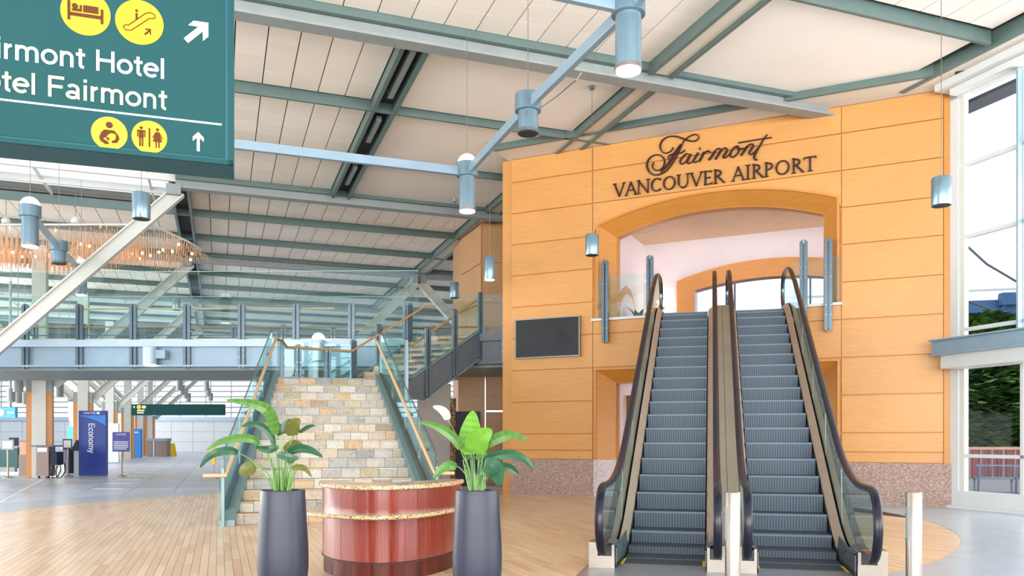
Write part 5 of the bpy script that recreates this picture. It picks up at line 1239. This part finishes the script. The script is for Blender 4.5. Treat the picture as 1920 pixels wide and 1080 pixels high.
t_, x0, x1, zb, zt = board('banner_stand', 'short bright blue banner stand beside the indigo notice board', 'banner', 245.5, 264, 804, 857, 66.0, 'banner_light', .3)
MB().box(x0 + .15, x1 - .2, 65.97, 66.0, zt - .35, zt - .25).build('lettering', 'white_print', t_)
board('display_panel', 'lilac white freestanding panel right of the royal blue banner', 'panel', 197, 222, 794, 868, 50, 'paper', .15)
t_, x0, x1, zb, zt = board('banner_stand', 'light blue kiosk banner half hidden left of the royal blue banner', 'banner', 126, 148, 800, 870, 48, 'cyan', .3)
def stanchion(px, Y, pyb_top, label, bw, bh, mat, logo=False):
    X = (px - CX) / F * Y; zt = CH + (HZ - pyb_top) / F * Y; t_ = thing('notice_stand', label, 'sign stand', (X, Y, 0))
    MB().lathe([(.19, 0), (.19, .02), (.05, .05)], (X, Y, 0), 24).build('base', 'stainless', t_, True); MB().lathe([(.035, .03), (.035, zt - bh + .02)], (X, Y, 0), 14).build('pole', 'stainless', t_, True)
    MB().box(X - bw / 2, X + bw / 2, Y - .05, Y - .02, zt - bh, zt).build('board', mat, t_)
    if logo:
        mb = MB()
        for i in range(5): mb.box(X - bw * .42, X + bw * (.42 - .1 * (i == 4)), Y - .056, Y - .05, zt - bh * (.52 + .09 * i), zt - bh * (.485 + .09 * i))
        put_text(mb, 'UNITED', (X - bw * .28, Y - .052, zt - bh * .16), (1, 0, 0), (0, 0, 1), (0, -1, 0), .11, .09, .004); mb.build('lettering', 'white_print', t_)['kind'] = 'stuff'
    else: MB().box(X - bw * .38, X + bw * .38, Y - .056, Y - .05, zt - bh * .86, zt - bh * .14).build('notice', 'white_print', t_)
stanchion(228, 31.8, 810, 'steel stand with an indigo notice board right of the royal blue banner', .68, .78, 'banner_purple', True)
stanchion(127.5, 31.8, 823, 'steel stand with a small dark-framed notice left of the royal blue banner', .37, .40, 'dark_steel')
stanchion(15, 30.8, 824, 'steel stand with a pale notice at the left edge of the hall', .50, .40, 'grey_steel')
pd = thing('podium', 'taupe wheeled podium with dark top in front of the orange column', 'podium', (-17.6, 30.3, 0))
x0 = (68 - CX) / F * 30.3; x1 = (91 - CX) / F * 30.3
MB().box(x0, x1, 30.3, 30.75, .08, 1.20).build('cabinet', 'taupe', pd); MB().box(x0 - .15, x1 + .25, 30.2, 30.8, 1.20, 1.25).build('top', 'dark_steel', pd); MB().box(x0 + .05, x1 - .05, 30.28, 30.3, 1.0, 1.16).build('label_holder', 'white_print', pd)
for xx in (x0 + .05, x1 - .05): MB().tube([(xx - .02, 30.4, .05), (xx + .02, 30.4, .05)], .05, 12).build('castor', 'black', pd)
wc = thing('folded_wheelchair', 'dark folded wheelchair parked right of the taupe podium', 'wheelchair', (x1 + .25, 30.5, 0))
for dx in (0.12, .3):
    c = Vector((x1 + dx + .05, 30.5, .30)); MB().tube([c + Vector((0.05 * math.sin(a), .3 * math.cos(a), .3 * math.sin(a))) for a in [2 * math.pi * k / 20 for k in range(21)]], .02, 6).build('wheel', 'black', wc)
    for k in range(6): a = math.pi * k / 6; MB().bar(c + Vector((0, .28 * math.cos(a), .28 * math.sin(a))), c - Vector((0, .28 * math.cos(a), .28 * math.sin(a))), .008, .008, (1, 0, 0)).build('spoke', 'stainless', wc)
    MB().tube([(x1 + dx, 30.3, .3), (x1 + dx, 30.3, 1.0), (x1 + dx, 30.1, 1.02)], .015, 6).build('handle', 'black', wc)
MB().box(x1 + .1, x1 + .34, 30.25, 30.7, .5, 1.0).build('folded_seat', 'dark_cloth', wc)
bx = thing('service_counter', 'salmon and taupe counter block left of the orange column', 'counter', (-20, 32.5, 0))
x0, x1 = (35 - CX) / F * 32.5, (54 - CX) / F * 32.5
MB().box(x0, x1, 32.5, 33.1, .0, .86).build('lower_body', 'taupe', bx); MB().box(x0 + .02, x1, 32.52, 33.1, .86, 1.38).build('upper_body', 'salmon', bx); MB().box(x0, x1 + .02, 32.48, 33.12, 1.38, 1.42).build('top', 'taupe', bx)
bx = thing('check_in_desk', 'dark teal check-in desk at the left edge under the cyan sign', 'counter', (-22, 34, 0))
x0, x1 = (-30 - CX) / F * 34, (33 - CX) / F * 34
MB().box(x0, x1, 34, 34.8, .25, 1.1).build('front', 'teal_plastic', bx); MB().box(x0, x1 + .05, 33.9, 34.8, 1.1, 1.16).build('top', 'grey_steel', bx); MB().box(x0, x1, 33.8, 34.0, .1, .3).build('bag_belt', 'grey_steel', bx)
MB().box(x1 - .5, x1 - .1, 34.2, 34.25, 1.2, 1.55).build('monitor', 'dark_cloth', bx)
kb = thing('waste_bin', 'dark navy tapered bin behind the small dark-framed notice', 'bin', ((133 - CX) / F * 35, 35, 0))
MB().lathe([(.26, .0), (.30, .5), (.34, 1.05), (.30, 1.1)], ((132 - CX) / F * 35, 35, 0), 4).build('body', 'dark_cloth', kb)
MB().lathe([(.36, 1.06), (.36, 1.12), (.1, 1.16)], ((132 - CX) / F * 35, 35, 0), 16).build('lid', 'grey_steel', kb)
ks = thing('kiosk', 'slim dark kiosk on a leg tight against the left side of the royal blue banner', 'kiosk', ((143 - CX) / F * 33, 33, 0))
x0 = (143 - CX) / F * 33; MB().box(x0 - .1, x0 + .1, 33, 33.2, 0, 1.0).build('leg', 'grey_steel', ks); MB().prism([Vector((x0 - .25, 33, 1.0)), Vector((x0 + .1, 33, 1.0)), Vector((x0 + .25, 33, 1.45)), Vector((x0, 33, 1.45))], (0, .06, 0)).build('display', 'dark_cloth', ks)
# hanging signs
hs = thing('hanging_sign', 'long green hanging sign with a yellow symbol at its left end, far in the hall', 'sign', ((333 - CX) / F * 58, 58, 3.3))
x0, x1 = (246.5 - CX) / F * 58, (420 - CX) / F * 58; z0, z1 = CH + (HZ - 778.5) / F * 58, CH + (HZ - 758) / F * 58
MB().box(x0, x1, 58, 58.3, z0, z1).build('panel', 'sign_green', hs)
k0 = x0 + .55; MB().prism([Vector((k0 + .16 * math.cos(a), 57.97, z1 - .2 + .16 * math.sin(a))) for a in [2 * math.pi * k / 16 for k in range(16)]], (0, .03, 0)).build('symbol', 'sign_yellow', hs)
mb = MB(); mb.box(x0 + .78, x0 + 1.05, 57.97, 58, z1 - .3, z1 - .1); mb.prism([Vector((x0 + .12, 57.97, z1 - .2)), Vector((x0 + .25, 57.97, z1 - .3)), Vector((x0 + .25, 57.97, z1 - .1))], (0, .03, 0))
put_text(mb, 'Gates', (x0 + .42, 57.98, z1 - .52), (1, 0, 0), (0, 0, 1), (0, -1, 0), .16, .16, .004) if False else mb.box(x0 + .42, x0 + .95, 57.97, 58, z1 - .50, z1 - .40)
mb.box(x0 + .42, x0 + .9, 57.97, 58, z1 - .66, z1 - .57); mb.build('lettering', 'sign_cream', hs)
for xx in (x0 + 1, x1 - 1): MB().tube([(xx, 58.1, z1), (xx, 58.1, 9)], .03, 6).build('hanger', 'grey_steel', hs)
hs = thing('hanging_sign', 'cyan hanging sign with a white disc at the left edge of the hall', 'sign', ((5 - CX) / F * 38, 38, 2.6))
x0, x1 = (-40 - CX) / F * 38, (28.5 - CX) / F * 38; z0, z1 = CH + (HZ - 783) / F * 38, CH + (HZ - 764) / F * 38
MB().box(x0, x1, 38, 38.2, z0, z1).build('panel', 'cyan', hs); k0 = (3 - CX) / F * 38
MB().prism([Vector((k0 + .15 * math.cos(a), 37.97, (z0 + z1) / 2 + .15 * math.sin(a))) for a in [2 * math.pi * k / 18 for k in range(18)]], (0, .03, 0)).build('symbol', 'white_print', hs)
MB().box(k0 + .28, k0 + .62, 37.97, 38, (z0 + z1) / 2 - .04, (z0 + z1) / 2 + .03).build('lettering', 'white_print', hs)
MB().tube([((17 - CX) / F * 38, 38.1, z1), ((17 - CX) / F * 38, 38.1, 9)], .06, 8).build('hanger', 'grey_steel', hs)
# counters and small things far away
gc = thing('baggage_counter', 'low grey counter with pale frame at the far end of the hall', 'counter', ((294 - CX) / F * 70, 70, 0))
x0, x1 = (275 - CX) / F * 70, (312.5 - CX) / F * 70
MB().box(x0, x1, 70, 70.8, 0, 1.35).build('body', 'taupe', gc); MB().box(x0 - .05, x1 + .05, 69.95, 70.85, 1.35, 1.6).build('top', 'grey_steel', gc); MB().box((288 - CX) / F * 70, (288 - CX) / F * 70 + .07, 69.96, 70, 0, 1.35).build('frame', 'white_print', gc)
ys = thing('warning_sign', 'small yellow floor warning sign by the far grey counter', 'sign', ((322 - CX) / F * 72, 72, 0))
x0, x1 = (317.5 - CX) / F * 72, (327 - CX) / F * 72; MB().prism([Vector((x0, 72, 0)), Vector((x1, 72, 0)), Vector((x1 - .05, 72.1, 1.15)), Vector((x0 + .05, 72.1, 1.15))], (0, .04, 0)).build('front', 'yellow', ys); MB().prism([Vector((x0, 72.5, 0)), Vector((x1, 72.5, 0)), Vector((x1 - .05, 72.15, 1.15)), Vector((x0 + .05, 72.15, 1.15))], (0, .04, 0)).build('back', 'yellow', ys)
tall = thing('warning_sign', 'narrow upright yellow sign behind the left planter leaves beside the stair foot', 'sign', ((400 - CX) / F * 30, 30, 0))
x0 = (400 - CX) / F * 30; MB().box(x0 - .07, x0 + .07, 30, 30.04, .55, 1.2).build('board', 'yellow', tall); MB().box(x0 - .02, x0 + .02, 30.04, 30.07, 0, 1.1).build('post', 'stainless', tall); MB().box(x0 - .15, x0 + .15, 29.9, 30.2, 0, .03).build('foot', 'stainless', tall)
# far wall of the hall
fw = struct('wall_far', MB().box(-75, 10, 94, 94.3, 0, 3.7), 'white_paint')
for k in range(34): 
    for j in range(3): MB().box(-75 + k * 2.5 + .02, -75 + (k + 1) * 2.5 - .02, 93.94, 94, .05 + j * 1.2, 1.2 + j * 1.2).build('wall_panel', 'white_paint', fw)
MB().box(-75, 10, 93.8, 94.1, 3.7, 4.15).build('wall_band', 'blue_steel_light', fw)
fg = struct('window_3', MB().box(-75, 10, 94, 94.02, 4.15, 9.3), 'glass_clear')
for j in range(7): MB().box(-75, 10, 93.7, 93.95, 4.6 + j * .62, 4.6 + j * .62 + .13).build('louvre', 'grey_steel', fg)
for k in range(29): MB().box(-75 + k * 3, -75 + k * 3 + .1, 93.8, 94, 4.15, 9.3).build('mullion', 'white_steel', fg)
hl = [((x - CX) / F * Y, Y, CH + (HZ - y) / F * Y) for x, y, Y in ((336, 722, 44), (341, 731, 48), (347, 738, 52), (353, 745, 56), (387, 723, 52), (391, 735, 60.5), (395, 744, 62), (21, 741, 36), (34, 744, 38), (47, 747, 40), (34, 720, 30), (111, 731, 34), (130, 742, 42))]
for i, (X, Y, z) in enumerate(hl):
    lb_ = (ordinal(i) + ' from the left in the slanting row of small grey pendants above the green sign') if i < 4 else (ordinal(i - 4) + ' from the top in the right-hand row of small grey pendants above the green sign') if i < 7 else (ordinal(i - 7) + ' from the left of three tiny grey pendants above the cyan sign') if i < 10 else ('grey pendant just left of the thick white and orange column' if i == 10 else ordinal(i - 11) + ' of two grey pendants between the thick column and the royal blue banner')
    l_ = thing('hall_pendant', lb_, 'pendant lamp', (X, Y, z), group='grey pendants far back in the check-in hall')
    MB().lathe([(.17, z - .3), (.17, z + .3)], (X, Y, 0), 14).build('housing', 'grey_steel', l_, True); MB().tube([(X, Y, z + .3), (X, Y, 9.32)], .012, 5).build('cable', 'grey_steel', l_)
# ================================================================ OUTSIDE THE WINDOW WALL
gr = struct('trim_1', MB().obox(K(-14, -.1, -.15), KD * 40, -KN * 60, (0, 0, .06)), 'asphalt'); gr.name = 'ground_outside'; gr['kind'] = 'structure'
bw = tag(MB().obox(Vector((16, 31, -.04)), (14, -2.2, 0), (.05, .4, 0), (0, 0, 1.12)).build('garden_wall', 'brick'), 'low red brick wall across the road outside the window', 'wall')
MB().obox(Vector((16, 30.96, 1.08)), (14, -2.2, 0), (.05, .48, 0), (0, 0, .10)).build('coping', 'salmon', bw)
bo = Vector(((1829 - CX) / F * 22.2, 22.2, -.04)); bd = Vector((.93, -.30, 0)).normalized(); bk = Vector((.30, .93, 0)).normalized()
bn_ = thing('bench', 'grey slatted metal bench outside the window with its back to us', 'bench', bo)
def B(a, b, z): return bo + bd * a + bk * b + Vector((0, 0, z))
for k in range(22): MB().bar(B(.06 + k * .085, .04, .46), B(.06 + k * .085, -.04, .78), .035, .012, bd).build('back_slat', 'bench_grey', bn_)
for z, o_ in ((.79, -.05), (.45, .04)): MB().bar(B(0, o_, z), B(2.0, o_, z), .04, .04).build('back_rail', 'bench_grey', bn_)
for j in range(6): MB().bar(B(0, .08 + j * .075, .42), B(2.0, .08 + j * .075, .42), .05, .02).build('seat_slat', 'bench_grey', bn_)
for a in (.08, 1.0, 1.92):
    MB().bar(B(a, -.05, .82), B(a, .08, .0), .05, .05).build('leg', 'bench_grey', bn_); MB().bar(B(a, .5, .42), B(a, .45, .0), .05, .05).build('leg', 'bench_grey', bn_)
random.seed(11)
def conifer(X, Y, h, R, label, m, n=2600):
    t_ = thing('conifer', label, 'tree', (X, Y, 0)); MB().lathe([(.35, 0), (.2, h * .5), (.04, h * .95)], (X, Y, 0), 10).build('trunk', 'bark', t_, True)
    mb = MB()
    for i in range(n):
        f = random.random() ** 1.1; a = random.random() * 6.283; rr_ = R * (1 - f) ** .55 * (.55 + .5 * random.random()); z = .3 + f * (h - .3)
        c = Vector((X + rr_ * math.cos(a), Y + rr_ * math.sin(a), z + .3 * math.sin(a * 5))); s_ = .3 + .25 * random.random()
        d = Vector((math.cos(a), math.sin(a), -.25 + .5 * random.random())).normalized() * s_; w = Vector((-d.y, d.x, .3 * random.random() - .15)) * .5
        mb.add([c, c + d * .6 + w, c + d * 1.4, c + d * .6 - w], [(0, 1, 2, 3)], random.random())
    mb.build('foliage', m, t_)['kind'] = 'stuff'
conifer(22.6, 38, 7.2, 4.3, 'broad dark green conifer outside behind the bench and brick wall', 'foliage', 14000)
conifer(27.0, 40, 6.5, 3.4, 'second dark conifer at the right edge of the window view', 'foliage2', 8000)
conifer(18.5, 42, 5.5, 3.0, 'conifer outside beside the window jamb', 'foliage2', 7000)
bb = thing('outside_building', 'low blue-roofed building behind the trees outside', 'building', (34, 56, 0))
MB().obox(Vector((20, 57, 0)), (34, -8, 0), (4, 12, 0), (0, 0, 8.3)).build('walls', 'blue_steel', bb)
MB().obox(Vector((19, 55.5, 8.3)), (36, -8.5, 0), (4, 14, 0), (0, 0, 2.35)).build('roof', 'building_blue', bb)
MB().bar(Vector((19, 55.4, 11.3)), Vector((55, 46.9, 11.3)), .12, .12).build('roof_rail', 'white_steel', bb)
fl = thing('floodlight', 'floodlight standing on the blue roof outside', 'floodlight', (34.4, 53, 10.6))
q = P(1876, 572, 52.0); MB().obox(q + Vector((0, -.1, 0)), (1.2, -.2, 0), (0, .5, 0), (.1, 0, .8)).build('head', 'building_blue', fl); MB().tube([q + Vector((.3, 0, 0)), q + Vector((-.2, .2, -.8))], .08, 8).build('arm', 'building_blue', fl)
ca = tag(MB().tube([P(1790, 440, 30), P(1850, 495, 30), P(1935, 545, 30)], .04, 6).build('overhead_cable', 'dark_steel'), 'dark overhead cable slanting across the sky outside the upper window', 'cable')
cb = tag(MB().tube([P(1790, 556, 40), P(1935, 608, 40)], .05, 6).build('overhead_cable', 'dark_steel'), 'thin dark cable slanting down just above the blue roof outside', 'cable')
ev = tag(MB().obox(K(-1.5, 8.86, -.7), KD * 20, -KN * .5, (0, 0, .08)).build('eave', 'dark_steel'), 'dark roof eave outside above the window wall', 'eave')
